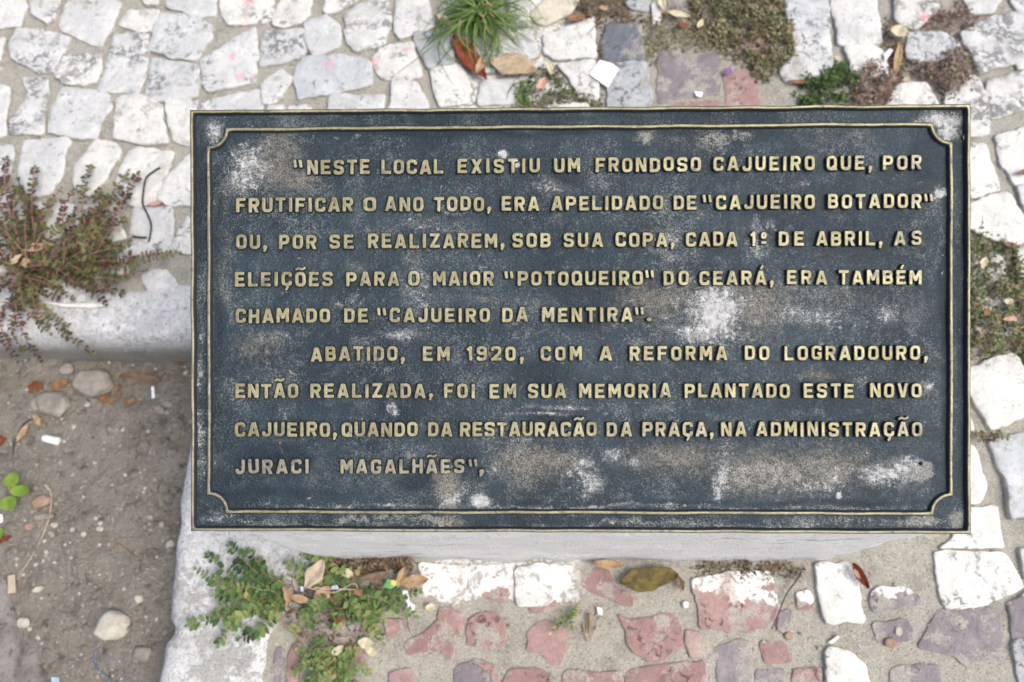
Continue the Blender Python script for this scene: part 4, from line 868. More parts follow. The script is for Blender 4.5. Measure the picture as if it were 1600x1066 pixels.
def weed(name, label, cat, group, root, tips, poly, n, lsz, pitch, lmat, smat, r0=0.0011, lift=(0.006, 0.022), droopf=None, tone=0.5, rj=16):
    o_ = gp(*root, 0.004); e = empty(name, o_); tag(e, label, cat, group); st, lv = MB(), MB(); allt = list(tips)
    if poly:
        xs = [p[0] for p in poly]; ys = [p[1] for p in poly]
        while len(allt) < len(tips) + n:
            x, y = random.uniform(min(xs), max(xs)), random.uniform(min(ys), max(ys))
            if inpoly(np.array([x]), np.array([y]), poly)[0]: allt.append((x, y))
    for i, (x, y) in enumerate(allt):
        rx, ry = root[0] + random.gauss(0, rj), root[1] + random.gauss(0, rj * .7); a = gp(rx, ry, 0.004); b = gp(x, y, 0.012)
        dr = droopf(x, y) if droopf else 0.0
        spray(st, lv, a, b, random.uniform(*lift), random.uniform(-.16, .16), lsz, pitch, r0, random.uniform(.08, .3), dr, min(.9, max(.1, random.gauss(tone, .17))))
    st.build('stem', M[smat], e, None); lv.build('foliage', M[lmat], e, None)
    for ch in e.children: ch.matrix_parent_inverse = Matrix.Translation(-o_)
    return e
GW = 'creeping weeds with paired leaflets'
dro = lambda x, y: 0.05 if y > 520 else (0.02 if y > 490 else 0.0)
weed('creeping_weed', 'large reddish-stemmed weed sprawling from the paving over the white kerb', 'weed', GW, (52, 436),
     [(20, 256), (62, 268), (84, 318), (8, 330), (40, 300), (128, 541), (46, 554), (20, 540), (108, 512), (4, 552), (75, 520), (100, 300), (10, 290), (120, 330)],
     [(-14, 300), (30, 280), (100, 320), (150, 330), (160, 440), (140, 490), (60, 515), (-14, 510)], 46, 0.0088, 0.0068, 'leaf_red', 'stem_red', 0.0014, (0.01, 0.04), dro, .45)
weed('creeping_weed', 'bushy weed with upright tips beside the bent black wire', 'weed', GW, (118, 428),
     [(150, 268), (205, 272), (221, 276), (190, 300), (208, 378), (284, 401), (268, 398), (230, 426), (196, 462), (170, 478), (203, 350), (160, 300), (130, 300)],
     [(100, 330), (200, 300), (206, 370), (215, 420), (190, 470), (110, 470)], 38, 0.0088, 0.0068, 'leaf_red', 'stem_red', 0.0014, (0.01, 0.04), dro, .55)
weed('creeping_weed', 'fresh green weed spreading left over the white kerb below the plinth corner', 'weed', GW, (448, 930),
     [(328, 868), (298, 976), (346, 1006), (362, 853), (372, 880), (404, 992), (420, 962), (312, 890), (392, 862), (378, 998), (340, 930), (336, 960), (360, 975), (430, 950)],
     [(335, 900), (430, 880), (450, 940), (395, 985), (345, 975), (325, 945)], 10, 0.0105, 0.0072, 'leaf', 'stem_tan', 0.0010, (0.006, 0.025), None, .42, 10)
weed('creeping_weed', 'leafy green weed growing against the foot of the plinth among dry leaves', 'weed', GW, (528, 925),
     [(600, 1003), (592, 990), (532, 976), (486, 978), (655, 925), (650, 962), (618, 955), (600, 940), (500, 872), (478, 862), (560, 890), (545, 905), (470, 905), (450, 880), (580, 925), (460, 985)],
     [(460, 880), (560, 885), (640, 930), (590, 985), (500, 990), (465, 960)], 12, 0.0100, 0.0068, 'leaf', 'stem_tan', 0.0010, (0.005, 0.022), None, .5, 18)
weed('creeping_weed', 'low green weed beside the narrow red stone near the bottom edge', 'weed', GW, (515, 1040),
     [(470, 1020), (560, 1015), (578, 1050), (500, 1000), (475, 1062), (560, 1070), (530, 1075), (490, 1075), (460, 1050)],
     [(465, 1010), (555, 1003), (575, 1070), (462, 1072)], 20, 0.0085, 0.0064, 'leaf', 'stem_tan', 0.0009, (0.004, 0.018), None, .6, 14)
weed('creeping_weed', 'tiny green weed sprig among the red stones', 'weed', GW, (886, 968), [(903, 944), (866, 988), (900, 962), (876, 955), (890, 982), (868, 974), (897, 950)], None, 0, 0.0052, 0.0042, 'leaf', 'stem_tan', 0.0007, (0.003, 0.012), None, .55, 4)
weed('creeping_weed', 'short reddish weed under the white stone right of the plaque', 'weed', GW, (1540, 682), [(1518, 676), (1562, 676), (1574, 684), (1528, 690), (1556, 690), (1516, 684)], None, 0, 0.005, 0.0045, 'leaf_red', 'stem_red', 0.0009, (0.003, 0.012), None, .5, 5)

def mat_plant(label, poly, n, mat, height, lsz, group='dry mat-forming weeds in the joints', name='mat_weed', wires=0, z0=0.002, cat='weed', mat2=None, green=0):
    cx_ = sum(p[0] for p in poly) / len(poly); cy_ = sum(p[1] for p in poly) / len(poly); o_ = gp(cx_, cy_, 0); e = empty(name, o_); tag(e, label, cat, group)
    lv, st, l2 = MB(), MB(), MB(); xs = [p[0] for p in poly]; ys = [p[1] for p in poly]; k = 0; big_ = max(max(xs) - min(xs), max(ys) - min(ys)) / 2; sd_ = random.random() * 40
    def edge_d(x, y):
        d = 1e9
        for i in range(len(poly)):
            a = Vector(poly[i]); b = Vector(poly[(i + 1) % len(poly)]); t = max(0, min(1, (Vector((x, y)) - a).dot(b - a) / max(1e-6, (b - a).length_squared))); d = min(d, (Vector((x, y)) - a.lerp(b, t)).length)
        return d
    tries = 0
    while k < n and tries < n * 12:
        tries += 1
        x, y = random.uniform(min(xs) - 6, max(xs) + 6), random.uniform(min(ys) - 6, max(ys) + 6); jx, jy = x + random.gauss(0, 5), y + random.gauss(0, 5)
        if not inpoly(np.array([jx]), np.array([jy]), poly)[0]: continue
        cl = mnoise.noise((x * .045, y * .045, sd_))
        if cl < -0.18 and random.random() < .85: continue
        hh = height * min(1, edge_d(jx, jy) / 18) * (0.45 + .9 * max(0, cl + .3)); p = gp(x, y, 0); base = Vector((p.x, p.y, z0 + hh * random.random() ** .6))
        th = random.random() * 6.283; d = Vector((math.cos(th), math.sin(th), random.uniform(-.2, .9))).normalized(); up = Vector((random.gauss(0, .5), random.gauss(0, .5), 1)).normalized()
        s_ = lsz * random.uniform(.5, 1.3); leaflet(l2 if (mat2 and random.random() < green) else lv, base, d, up, s_, s_ * random.uniform(.35, .7), .2, min(1, max(0, .45 + cl * .6 + random.gauss(0, .2)))); k += 1
    for i in range(wires):
        while True:
            x, y = random.uniform(min(xs), max(xs)), random.uniform(min(ys), max(ys))
            if inpoly(np.array([x]), np.array([y]), poly)[0]: break
        p = gp(x, y, 0); hh = height * random.uniform(.3, 1.0); th = random.random() * 6.28; L = random.uniform(.012, .04); a = Vector((p.x, p.y, z0 + hh * .4)); pts = [a]
        for q in range(3): th += random.gauss(0, .7); a = a + Vector((math.cos(th), math.sin(th), 0)) * L / 3; a = Vector((a.x, a.y, z0 + hh * random.uniform(.6, 1.1))); pts.append(a)
        v, f = tube(spline(pts, 4), 0.00045, 4); st.add(v, f, random.random())
    lv.build('foliage', M[mat], e)
    if l2.v: l2.build('green_foliage', M[mat2], e)
    if wires: st.build('stem', M['stem_tan' if mat != 'moss_brown' else 'stem_red'], e)
    for ch in e.children: ch.matrix_parent_inverse = Matrix.Translation(-o_)
    return e
mat_plant('dark dry mat of weeds around the slate stone at the top', [(890, -8), (975, -8), (1000, 20), (1005, 40), (955, 38), (942, 60), (940, 96), (931, 98), (926, 40), (900, 36)], 1100, 'moss_dark', .016, .006, wires=30)
mat_plant('thin olive mat of weeds between the slate and the purple stone', [(1003, 36), (1040, 20), (1085, 20), (1125, 76), (1085, 84), (1060, 76), (1033, 78), (1024, 100), (1008, 92)], 1000, 'moss', .014, .0055, wires=34)
mat_plant('largest thick olive brown mat of weeds at the top of the paving', [(1076, -8), (1222, -8), (1236, 40), (1246, 72), (1238, 106), (1212, 112), (1190, 132), (1166, 104), (1128, 82), (1095, 60), (1074, 26)], 4400, 'moss', .022, .0068, wires=120, mat2='moss_green', green=.22)
mat_plant('small bright green mat of weeds against the plaque top edge', [(1242, 135), (1262, 118), (1284, 122), (1284, 100), (1318, 104), (1336, 122), (1336, 148), (1300, 168), (1244, 168)], 900, 'moss_green', .03, .0085, wires=8)
mat_plant('brown tufted mat of weeds right of the green one', [(1334, 112), (1362, 98), (1384, 112), (1402, 132), (1392, 172), (1330, 172)], 900, 'moss_brown', .032, .0066, wires=34)
mat_plant('brown mat with a green centre near the plaque right corner', [(1420, 96), (1462, 90), (1500, 74), (1516, 108), (1516, 146), (1482, 162), (1452, 132), (1424, 120)], 1100, 'moss_brown', .03, .0066, wires=40, mat2='moss_green', green=.12)
mat_plant('reddish brown weed spread between pale stones at top right', [(1432, 44), (1470, 16), (1500, -8), (1512, 24), (1545, 30), (1524, 52), (1500, 66), (1470, 50)], 700, 'moss_brown', .014, .005, wires=26)
mat_plant('large brown and green weed mat right of the plaque', [(1500, 356), (1545, 362), (1572, 380), (1598, 400), (1612, 470), (1612, 560), (1586, 556), (1574, 548), (1542, 560), (1500, 560)], 2600, 'moss', .024, .0068, wires=110, mat2='moss_green', green=.4)
mat_plant('narrow green weed mat at the right picture edge', [(1588, 560), (1614, 556), (1614, 604), (1600, 596)], 220, 'moss_green', .014, .0055)
mat_plant('mossy weed clump between the paving stones below the grass tuft', [(806, 140), (840, 112), (868, 110), (886, 140), (936, 152), (942, 172), (806, 172)], 900, 'moss', .016, .006, wires=14, mat2='moss_green', green=.5)
mat_plant('rusty dry weed mat in the shade of the plinth foot', [(470, 860), (560, 868), (640, 872), (644, 884), (620, 896), (540, 890), (480, 884)], 1100, 'moss_dark', .02, .006, wires=34)
mat_plant('thin dry litter of stems under the plinth face', [(1085, 880), (1205, 882), (1260, 888), (1240, 904), (1180, 900), (1090, 894)], 420, 'moss_dark', .008, .0045, wires=26)
mat_plant('tangle of dry stems and leaves among the green weeds', [(440, 890), (560, 900), (640, 910), (600, 960), (560, 1010), (480, 1010), (440, 960)], 900, 'moss_brown', .012, .005, wires=70)
mat_plant('dry dark litter in the joint beside the cream leaf', [(1382, 30), (1398, 40), (1420, 90), (1416, 128), (1392, 130), (1380, 90)], 420, 'moss_dark', .008, .006, wires=14)

def grass(label, root, n, lmin, lmax, zmax, wd, tips=()):
    o_ = gp(*root, 0); e = empty('grass_tuft', o_); tag(e, label, 'grass', 'grass tufts'); mb = MB(); dry = MB()
    spec = [(root[0] + random.gauss(0, lmin * .33), root[1] + random.gauss(0, lmin * .25), random.uniform(0, 360), random.uniform(lmin, lmax)) for _ in range(n)] + [(root[0], root[1], math.degrees(math.atan2(t[1] - root[1], t[0] - root[0])), math.hypot(t[0] - root[0], t[1] - root[1])) for t in tips]
    for (x, y, th, L) in spec:
        a = gp(x, y, 0.0); b = gp(x + L * math.cos(math.radians(th)), y + L * math.sin(math.radians(th)), 0.006); z = zmax * random.uniform(.35, 1); rnd = random.random(); N = 9
        n_ = Vector((-(b - a).y, (b - a).x, 0)); bow = random.gauss(0, .22); V = []; kink = random.random() < .25
        for i in range(N + 1):
            t = i / N; p = a.lerp(b, t) + n_ * bow * math.sin(math.pi * t); p.z = 0.003 + z * math.sin(math.pi * min(1, t * .92 + .08) ** .8) * (1 - .25 * t) + .003
            w_ = wd * (1 - t ** 2.2) * .5 * random.uniform(.92, 1.0) + .0002; s = n_.normalized()
            V += [p + s * w_ + Vector((0, 0, w_ * .5)), p, p - s * w_ + Vector((0, 0, w_ * .5))]
        f = []
        for i in range(N): f += [[i * 3, i * 3 + 3, i * 3 + 4, i * 3 + 1], [i * 3 + 1, i * 3 + 4, i * 3 + 5, i * 3 + 2]]
        (dry if rnd < .10 and L < lmax * .75 else mb).add(V, f, rnd)
    mb.build('blades', M['grass'], e)
    if dry.v: dry.build('dry_blades', M['stem_tan'], e)
    for ch in e.children: ch.matrix_parent_inverse = Matrix.Translation(-o_)
grass('big green grass tuft growing through the paving at the top', (752, 34), 170, 26, 100, 0.045, 0.0034, [(640, 62), (652, 84), (618, 116), (726, 112), (840, 40), (852, 60), (672, 20), (700, 90), (790, 90), (820, 10), (676, 108), (770, 100)])
grass('small grass sprout by the plaque top edge', (822, 146), 14, 14, 34, 0.018, 0.003)
grass('single short grass sprout inside the brown weed mat', (1478, 108), 6, 10, 22, 0.012, 0.0026)

def seedling(label, x, y, leaves):
    o_ = sp_(x, y); e = empty('seedling', o_); tag(e, label, 'seedling', 'seedlings in the soil bed')
    st = MB()
    for (lx, ly, lw, lh, an) in leaves:
        zc = SOIL + 0.032; c_ = gp(lx, ly, zc); k = gs(lx, ly, zc); V = [c_ + Vector((0, 0, -.001))]; n = 18; f = []; ca, sa = math.cos(math.radians(an)), math.sin(math.radians(an))
        for i in range(n):
            t = 2 * math.pi * i / n; u, v_ = lw / 2 * math.cos(t) * k, lh / 2 * math.sin(t) * k; V.append(c_ + Vector((u * ca - v_ * sa, u * sa + v_ * ca, .002 * math.cos(2 * t) + .0015)))
        for i in range(n): f.append([0, 1 + i, 1 + (i + 1) % n])
        lo = obj('leaf', V, f, M['seedling'], e); lo.matrix_parent_inverse = Matrix.Translation(-o_)
        v_, f_ = tube(spline([o_ + Vector((0, 0, -.004)), o_.lerp(c_, .5) + Vector((0, 0, .01)), c_ + Vector((0, 0, -.001))], 5), .0007, 5); st.add(v_, f_)
    so_ = st.build('stem', M['seedling'], e); so_.matrix_parent_inverse = Matrix.Translation(-o_)
seedling('bright green seedling with three round leaves in the soil', 24, 776, [(19, 750, 25, 23, 20), (32, 767, 31, 18, 0), (14, 786, 28, 22, 10)])
seedling('single round green leaf of a seedling at the picture edge', 0, 830, [(0, 833, 14, 18, 0)])

# ------------------------------------------------------------------ litter, leaves, stones
GL_ = 'fallen dry leaves'
def leaf(label, x, y, L, Wd, ang, mat, z=0.004, curl=0.25, cat='leaf', soilp=False, tip=1.0, bend=0.0, name='fallen_leaf', asym=0.0, group=GL_, lift=0.0):
    a = math.radians(ang); dx, dy = L / 2 * math.cos(a), L / 2 * math.sin(a); zz = (SOIL + 0.008) if soilp else z
    if soilp: c0 = sp_(x, y); zz = c0.z + 0.004
    A, B = gp(x - dx, y - dy, zz), gp(x + dx, y + dy, zz); d = B - A; n = Vector((-d.y, d.x, 0)).normalized(); wm = Wd * gs(x, y, zz) / 2; NL, NW = 14, 6; V = []; f = []; sd_ = random.random() * 60
    for i in range(NL + 1):
        t = i / NL; w_ = wm * (math.sin(math.pi * min(1, max(0, (t * .97 + .015))) ** (1 + .35 * asym)) ** .72) * (1 + .10 * mnoise.noise((t * 7, 0, sd_)))
        if tip < 1: w_ = max(w_, wm * (1 - tip) * (0.85 + .3 * mnoise.noise((t * 9, 2, sd_))))
        for j in range(NW + 1):
            u = j / NW * 2 - 1; p = A.lerp(B, t) + n * (u * w_ * (1 + .30 * mnoise.noise((t * 5, 9 if u > 0 else 0, sd_)) + .12 * mnoise.noise((t * 15, 9 if u > 0 else 0, sd_))) + bend * wm * math.sin(math.pi * t) * 2)
            p.z += curl * wm * abs(u) ** 1.6 + lift * abs(2 * t - 1) ** 2 * wm + .30 * wm * mnoise.noise((t * 3.5, u * 1.6, sd_)) - .10 * wm * (abs(u) < .05) + .0012
            p += d * .03 * mnoise.noise((u * 4, t * 3, sd_ + 9)) * (1 if i in (0, NL) else .3); V.append(p)
    for i in range(NL):
        for j in range(NW): f.append([i * (NW + 1) + j, i * (NW + 1) + j + 1, (i + 1) * (NW + 1) + j + 1, (i + 1) * (NW + 1) + j])
    c_ = A.lerp(B, .5); mb = MB(); mb.add(V, f)
    o = mb.build(name, M[mat], None, c_); sm = o.modifiers.new('thickness', 'SOLIDIFY'); sm.thickness = 0.0005; tag(o, label, cat, group); return o
def rock(label, x, y, w_, h_, ang, mat, soilp=True, flat=.7, name='loose_stone', group='loose stones on the soil', cat='stone', sink=.25):
    c_ = sp_(x, y) if soilp else gp(x, y, .003); k = gs(x, y, c_.z); V, f = I3; a = math.radians(-ang); sd_ = Vector((random.random() * 40, random.random() * 40, 0)); rx, ry = w_ * k / 2, h_ * k / 2; rz = min(rx, ry) * flat; out = []
    for q in V:
        e_ = 1 + .20 * mnoise.noise(q * 1.1 + sd_) + .10 * mnoise.noise(q * 2.3 + sd_) + .045 * mnoise.noise(q * 6 + sd_) + .02 * mnoise.noise(q * 15 + sd_)
        p = (Vector((q.x * .96 + .10 * max(-.6, min(.6, q.x)), q.y * .96 + .1 * max(-.6, min(.6, q.y)), max(-.7, min(.70, q.z)) * 1.15)) * e_); u, v_ = p.x * rx, p.y * ry
        out.append((c_.x + u * math.cos(a) - v_ * math.sin(a), c_.y + u * math.sin(a) + v_ * math.cos(a), c_.z + p.z * rz + rz * (1 - sink * 2)))
    mb = MB(); mb.add(out, f); o = mb.build(name, M[mat], None, c_); tag(o, label, cat, group); return o
def stick(name, label, cat, pts, r, mat, soilp=False, z=0.005, group=None, taper=.6):
    P3 = []
    for q in pts:
        zz = q[2] if len(q) > 2 else 0
        P3.append((sp_(q[0], q[1], 0.003 + zz)) if soilp else gp(q[0], q[1], z + zz))
    path = spline(P3, 8); N = len(path); v, f = tube(path, [r * (1 - (1 - taper) * i / N) * (1 + .12 * math.sin(i * 1.7)) for i in range(N)], 7); mb = MB(); mb.add(v, f)
    o = mb.build(name, M[mat], None, P3[0]); tag(o, label, cat, group); return o
def chip(name, label, cat, poly, mat, z=.010, th=.0012, soilp=False, group=None, lift=0.0):
    zz = (sp_(*poly[0]).z + .004) if soilp else z; pts = [gp(x, y, zz) for x, y in poly]; n = len(pts); c_ = sum(pts, Vector()) / n; V = []
    D = []
    for i in range(n):
        k = max(2, int((pts[(i + 1) % n] - pts[i]).length / .003)); D += [pts[i].lerp(pts[(i + 1) % n], j / k) for j in range(k)]
    sd_ = random.random() * 50; D = [p + Vector((mnoise.noise((p.x * 150, p.y * 150, sd_)), mnoise.noise((p.x * 150, p.y * 150, sd_ + 7)), 0)) * .0006 for p in D]; m = len(D); R = (c_ - D[0]).length
    zf = lambda p: lift * ((p - c_).x / R) ** 2 + .0012 * mnoise.noise((p.x * 50, p.y * 50, sd_))
    for s_, dz in ((1, -th), (1, 0), (.6, .0003), (.25, .0003)):
        for p in D: q = c_ + (p - c_) * s_; V.append((q.x, q.y, zz + dz + zf(q)))
    V.append((c_.x, c_.y, zz + .0003 + zf(c_))); f = [list(range(m))[::-1]]
    for r_ in range(3):
        for i in range(m): f.append([r_ * m + i, r_ * m + (i + 1) % m, (r_ + 1) * m + (i + 1) % m, (r_ + 1) * m + i])
    for i in range(m): f.append([3 * m + i, 3 * m + (i + 1) % m, 4 * m])
    mb = MB(); mb.add(V, f); o = mb.build(name, M[mat], None, c_, smooth=False); tag(o, label, cat, group); return o
# on the soil
rock('largest rounded grey stone on the soil below the kerb', 150, 600, 58, 44, 8, 'rock')
rock('angular grey stone on the soil beside a twig', 88, 633, 52, 38, 20, 'rock')
rock('small grey stone touching the angular stone on its left', 62, 632, 22, 27, 70, 'rock')
rock('small flat grey stone just left of the largest stone', 106, 578, 24, 18, 0, 'rock')
rock('pale cream stone on the lower soil', 181, 978, 54, 42, 5, 'rock_pale')
rock('small pale stone at the far left of the lower soil', 38, 973, 20, 16, 10, 'rock_pale')
rock('small greyish stone close to the plinth on the soil', 250, 642, 20, 12, 30, 'rock')
rock('small pebble on the soil under the plaque edge', 262, 632, 18, 11, 10, 'rock')
rock('small pale pebble against the kerb side', 268, 852, 14, 15, 0, 'rock_pale')
rock('small white pebble in the middle of the soil', 157, 827, 11, 9, 0, 'rock_pale')
rock('tiny white pebble left of the middle pebble', 131, 835, 9, 8, 0, 'rock_pale')
rock('flat pale pebble beside the wood chip', 60, 921, 18, 8, -20, 'rock_pale')
rock('small pale pebble on the lower soil near the kerb', 218, 936, 13, 12, 30, 'rock_pale')
rock('buff stone fragment under the seedling', 68, 808, 34, 10, -5, 'rock')
rock('grey stone half buried low beside the kerb', 225, 1022, 30, 22, 10, 'rock')
rock('reddish brown nugget on the soil by the dry stem', 66, 785, 28, 19, -22, 'rock_brown')
rock('small orange brick crumb on the soil', 46, 823, 14, 11, 0, 'rock_brown')
rock('tiny pink brick crumb on the soil', 243, 750, 8, 7, 0, 'rock_brown')
rock('white pebble on the sand below the yellow leaf', 1071, 945, 10, 11, 0, 'chip', False, .6, group='pebbles on the sand')
rock('round purplish pebble on the sand by the big purple stone', 1391, 1004, 18, 15, 0, 'rock_brown', False, .5, group='pebbles on the sand')
rock('tiny oval grey pebble above the purplish pebble', 1403, 987, 10, 14, 20, 'rock_pale', False, .5, group='pebbles on the sand')
rock('pinkish pebble on the sand below the black wire', 1232, 994, 12, 12, 0, 'rock_brown', False, .4, group='pebbles on the sand')
for lab, x, y, w_, h_ in (('whitish pebble at the left of the weed litter', 96, 391, 14, 12), ('lilac grey pebble in the weed litter', 113, 417, 22, 14), ('white pebble low in the weed litter', 85, 420, 11, 13), ('white pebble at the right of the weed litter', 184, 402, 9, 9), ('pale pebble under the weed stems', 124, 434, 16, 12), ('small white pebble high in the weeds', 176, 370, 9, 8)):
    rock(lab, x, y, w_, h_, 20, 'chip', False, .6, group='pebbles among the left weeds')
def butt(label, x, y, L, Wd, ang, soilp):
    a = math.radians(ang); c0 = sp_(x, y, .004) if soilp else gp(x, y, .012); k = gs(x, y, c0.z); d = Vector((math.cos(a), -math.sin(a), .03)) * L * k / 2; r = Wd * k / 2
    path = [c0 - d, c0 - d * .97, c0 - d * .3, c0 + d * .4, c0 + d * .96, c0 + d]; v, f = tube(path, [r * .86, r, r * 1.0, r * .98, r, r * .84], 16); mb = MB(); mb.add(v, f); o = mb.build('cigarette_butt', M['paper'], None, c0); tag(o, label, 'cigarette butt')
    return o
butt('white cigarette butt lying on the bare soil', 82, 688, 27, 12, 13, True)
leaf('orange brown leaf on the soil behind the twig', 95, 601, 30, 14, -20, 'l_orange', soilp=True)
leaf('small orange leaf in front of the largest stone', 166, 624, 26, 15, 5, 'l_orange', soilp=True)
leaf('grey brown pointed leaf beside the orange one', 182, 616, 34, 15, 110, 'l_brown', soilp=True)
leaf('long brown leaf lying along the kerb foot', 220, 592, 64, 20, 8, 'l_brown', soilp=True)
leaf('orange leaf tucked under the plaque edge on the soil', 284, 564, 30, 14, -10, 'l_orange', soilp=True)
leaf('curled tan leaf pointing down at the far left', 36, 678, 34, 12, -55, 'l_tan', soilp=True, curl=.5)
leaf('small tan leaf above the curled one', 60, 657, 22, 11, 60, 'l_tan', soilp=True, curl=.5)
leaf('small orange leaf near the upper twig', 204, 628, 20, 9, -15, 'l_orange', soilp=True)
leaf('bright red leaf scrap at the left picture edge', 0, 690, 16, 22, 80, 'l_red', soilp=True)
leaf('dark red leaf below the seedling', 6, 843, 30, 9, -20, 'l_dark', soilp=True)
leaf('dark curled leaf on the soil at the left kerb', 56, 606, 18, 22, 80, 'l_dark', soilp=True)
stick('twig', 'straight tan twig on the soil by the angular stone', 'twig', [(78, 611), (100, 609), (126, 608)], .0022, 'stem_tan', True)
stick('twig', 'dark thin twig curving round the angular stone', 'twig', [(64, 652), (40, 662), (26, 688), (22, 712)], .0016, 'tape', True)
stick('twig', 'short dark twig standing between two stones', 'twig', [(72, 608), (74, 625), (70, 645)], .0020, 'tape', True)
stick('twig', 'grey hooked twig on the lower soil', 'twig', [(178, 858), (186, 850), (198, 858), (216, 872)], .0013, 'l_brown', True)
stick('dry_stem', 'long pale dry stem lying curved on the soil', 'dry stem', [(72, 758), (81, 772), (80, 800), (68, 838), (48, 875), (28, 905)], .0014, 'l_pale', True, group=None)
stick('string', 'short blue string on the lower soil', 'string', [(152, 1016), (148, 1032), (156, 1048), (172, 1058), (177, 1066)], .0012, 'string', True)
chip('plastic_scrap', 'pale blue plastic scrap at the bottom of the soil', 'scrap', [(80, 1058), (92, 1058), (93, 1074), (81, 1074)], 'blue', soilp=True)
chip('plastic_scrap', 'narrow bluish white scrap on the soil under the plaque edge', 'scrap', [(236, 604), (240, 604), (242, 622), (237, 622)], 'paper', soilp=True)
chip('wood_chip', 'flat pale wood chip beside the bark', 'wood chip', [(12, 900), (23, 898), (24, 926), (12, 928)], 'l_pale', soilp=True, th=.003)
chip('paper_scrap', 'white scrap at the left picture edge below the seedling', 'paper scrap', [(-6, 802), (4, 804), (4, 816), (-6, 818)], 'paper', soilp=True)
# bark of the tree's roots
def root_(label, pts, rads):
    P3 = [sp_(x, y) for x, y in pts]; path = spline(P3, 14); N = len(path); rr_ = [np.interp(i / (N - 1), np.linspace(0, 1, len(rads)), rads) for i in range(N)]; v, f = tube(path, rr_, 40); out = []
    for q in v:
        q = Vector(q); a = mnoise.noise(Vector((q.x * 60, q.y * 9, q.z * 60))) * .006 + mnoise.noise(q * 25) * .008 + mnoise.noise(q * 120) * .0015; c0 = min(path, key=lambda p: (p - q).length_squared); out.append(q + (q - c0).normalized() * a - Vector((0, 0, .012)))
    mb = MB(); mb.add(out, f); o = mb.build('tree_root', M['bark'], None, P3[0]); tag(o, label, 'root', 'roots at the edge of the soil bed')
root_('grey tree root at the far left bottom edge', [(-16, 880), (-4, 940), (2, 1000), (4, 1100)], [.012, .024, .034, .036])
root_('shorter grey tree root right of the long one', [(40, 985), (46, 1020), (50, 1060), (52, 1110)], [.008, .022, .026, .028])
# on the paving
chip('paper_scrap', 'bright white square paper scrap on the paving above the plaque', 'paper scrap', [(921, 117), (937, 94), (956, 98), (967, 108), (950, 137)], 'paper', .011, .0008, lift=.001)
leaf('long rust red leaf under the grass tuft', 734, 92, 84, 30, 52, 'l_red', .014, .3, lift=.1)
leaf('small yellow leaf beside the red leaf', 750, 103, 30, 13, -70, 'l_tan', .018, .3)
leaf('big beige leaf right of the red leaf', 802, 104, 72, 42, 12, 'l_beige', .013, .22)
leaf('small pinkish leaf above the grass sprout', 846, 132, 22, 14, -55, 'l_pink', .018)
leaf('tan leaf stalk piece beside the mossy clump', 858, 106, 26, 10, 70, 'l_cream', .016)
leaf('orange leaf scrap on the white stone at the top', 899, 29, 32, 13, -10, 'l_orange', .013)
leaf('tan leaf at the end of a thin stalk at the top', 944, 14, 16, 10, 10, 'l_tan', .02)
leaf('pale pointed leaf in the grass tuft', 694, 32, 32, 12, 40, 'l_pale', .02)
stick('twig', 'thin tan stalk across the dark mat at the top', 'twig', [(944, 18), (938, 32), (930, 40), (918, 54)], .001, 'stem_tan', z=.016)
leaf('yellowish petal on the purple stone at the top', 1060, 24, 36, 12, 12, 'l_cream', .014, .4)
leaf('cream petal upright beside the purple stone', 1034, 6, 26, 12, 70, 'l_cream', .014, .4)
leaf('small cream petal on the olive mat', 1094, 38, 15, 9, -55, 'l_cream', .022)
leaf('red leaf scrap on the olive mat', 1068, 40, 16, 9, 5, 'l_red', .02)
leaf('crumpled cream leaf in the joint at upper right', 1404, 53, 30, 20, 20, 'l_cream', .016, .5)
leaf('brown strip leaf standing in the joint below the cream leaf', 1402, 92, 52, 12, 100, 'l_tan', .012, .4)
leaf('small tan leaf near the brown tuft', 1416, 125, 12, 8, -20, 'l_pale', .012)
leaf('pale seed husk on the sand at upper right', 1308, 92, 12, 7, 50, 'l_cream', .008)
leaf('dry brown leaf strip by the small green mat', 1250, 129, 40, 8, 3, 'l_orange', .01)
chip('plastic_scrap', 'bluish sliver of plastic leaning in the joint', 'scrap', [(1380, 84), (1390, 76), (1396, 78), (1384, 96)], 'chip', .014, .001)
chip('petal_scrap', 'tiny violet flower scrap beside the purple stone', 'petal', [(1132, 108), (1142, 104), (1144, 114), (1134, 117)], 'violet', .012, .001)
chip('paper_scrap', 'tiny white scrap on the red stone above the plaque', 'paper scrap', [(1085, 142), (1099, 144), (1096, 152), (1088, 150)], 'paper', .010, .001)
stick('wire', 'bent dark wire lying across the pale stones', 'wire', [(250, 262), (240, 268), (228, 279), (224, 300), (223, 318), (230, 334), (236, 350), (235, 366), (232, 378)], .0018, 'tape', z=.012, taper=.85)
stick('wire', 'short dark wire piece beside the bent wire', 'wire', [(208, 369), (218, 371), (229, 371)], .0019, 'tape', z=.012, taper=.9)
leaf('pinkish leaf scrap beside the bent wire', 244, 319, 22, 9, -12, 'l_pink', .010)
leaf('pink curled leaf in the left weed', 58, 388, 34, 15, -10, 'l_pink', .03, .4)
leaf('greenish dry leaf at the left edge of the weed', 20, 410, 38, 15, -35, 'l_beige', .03)
leaf('small orange leaf in the left weed', 42, 412, 18, 14, 70, 'l_tan', .03)
leaf('curled orange leaf standing in the left weed', 75, 418, 28, 10, 75, 'l_orange', .03, .6)
leaf('brown folded leaf in the bushy weed', 150, 336, 30, 10, 50, 'l_brown', .035, .6)
leaf('tiny tan leaf in the weed litter', 121, 394, 12, 9, 0, 'l_cream', .02)
leaf('beige torn leaf on the weeds at the plinth foot', 492, 897, 52, 26, 122, 'l_pale', .030, .12, tip=.8)
leaf('pink brown leaf among the weeds', 503, 932, 40, 22, 130, 'l_pink', .022, .2)
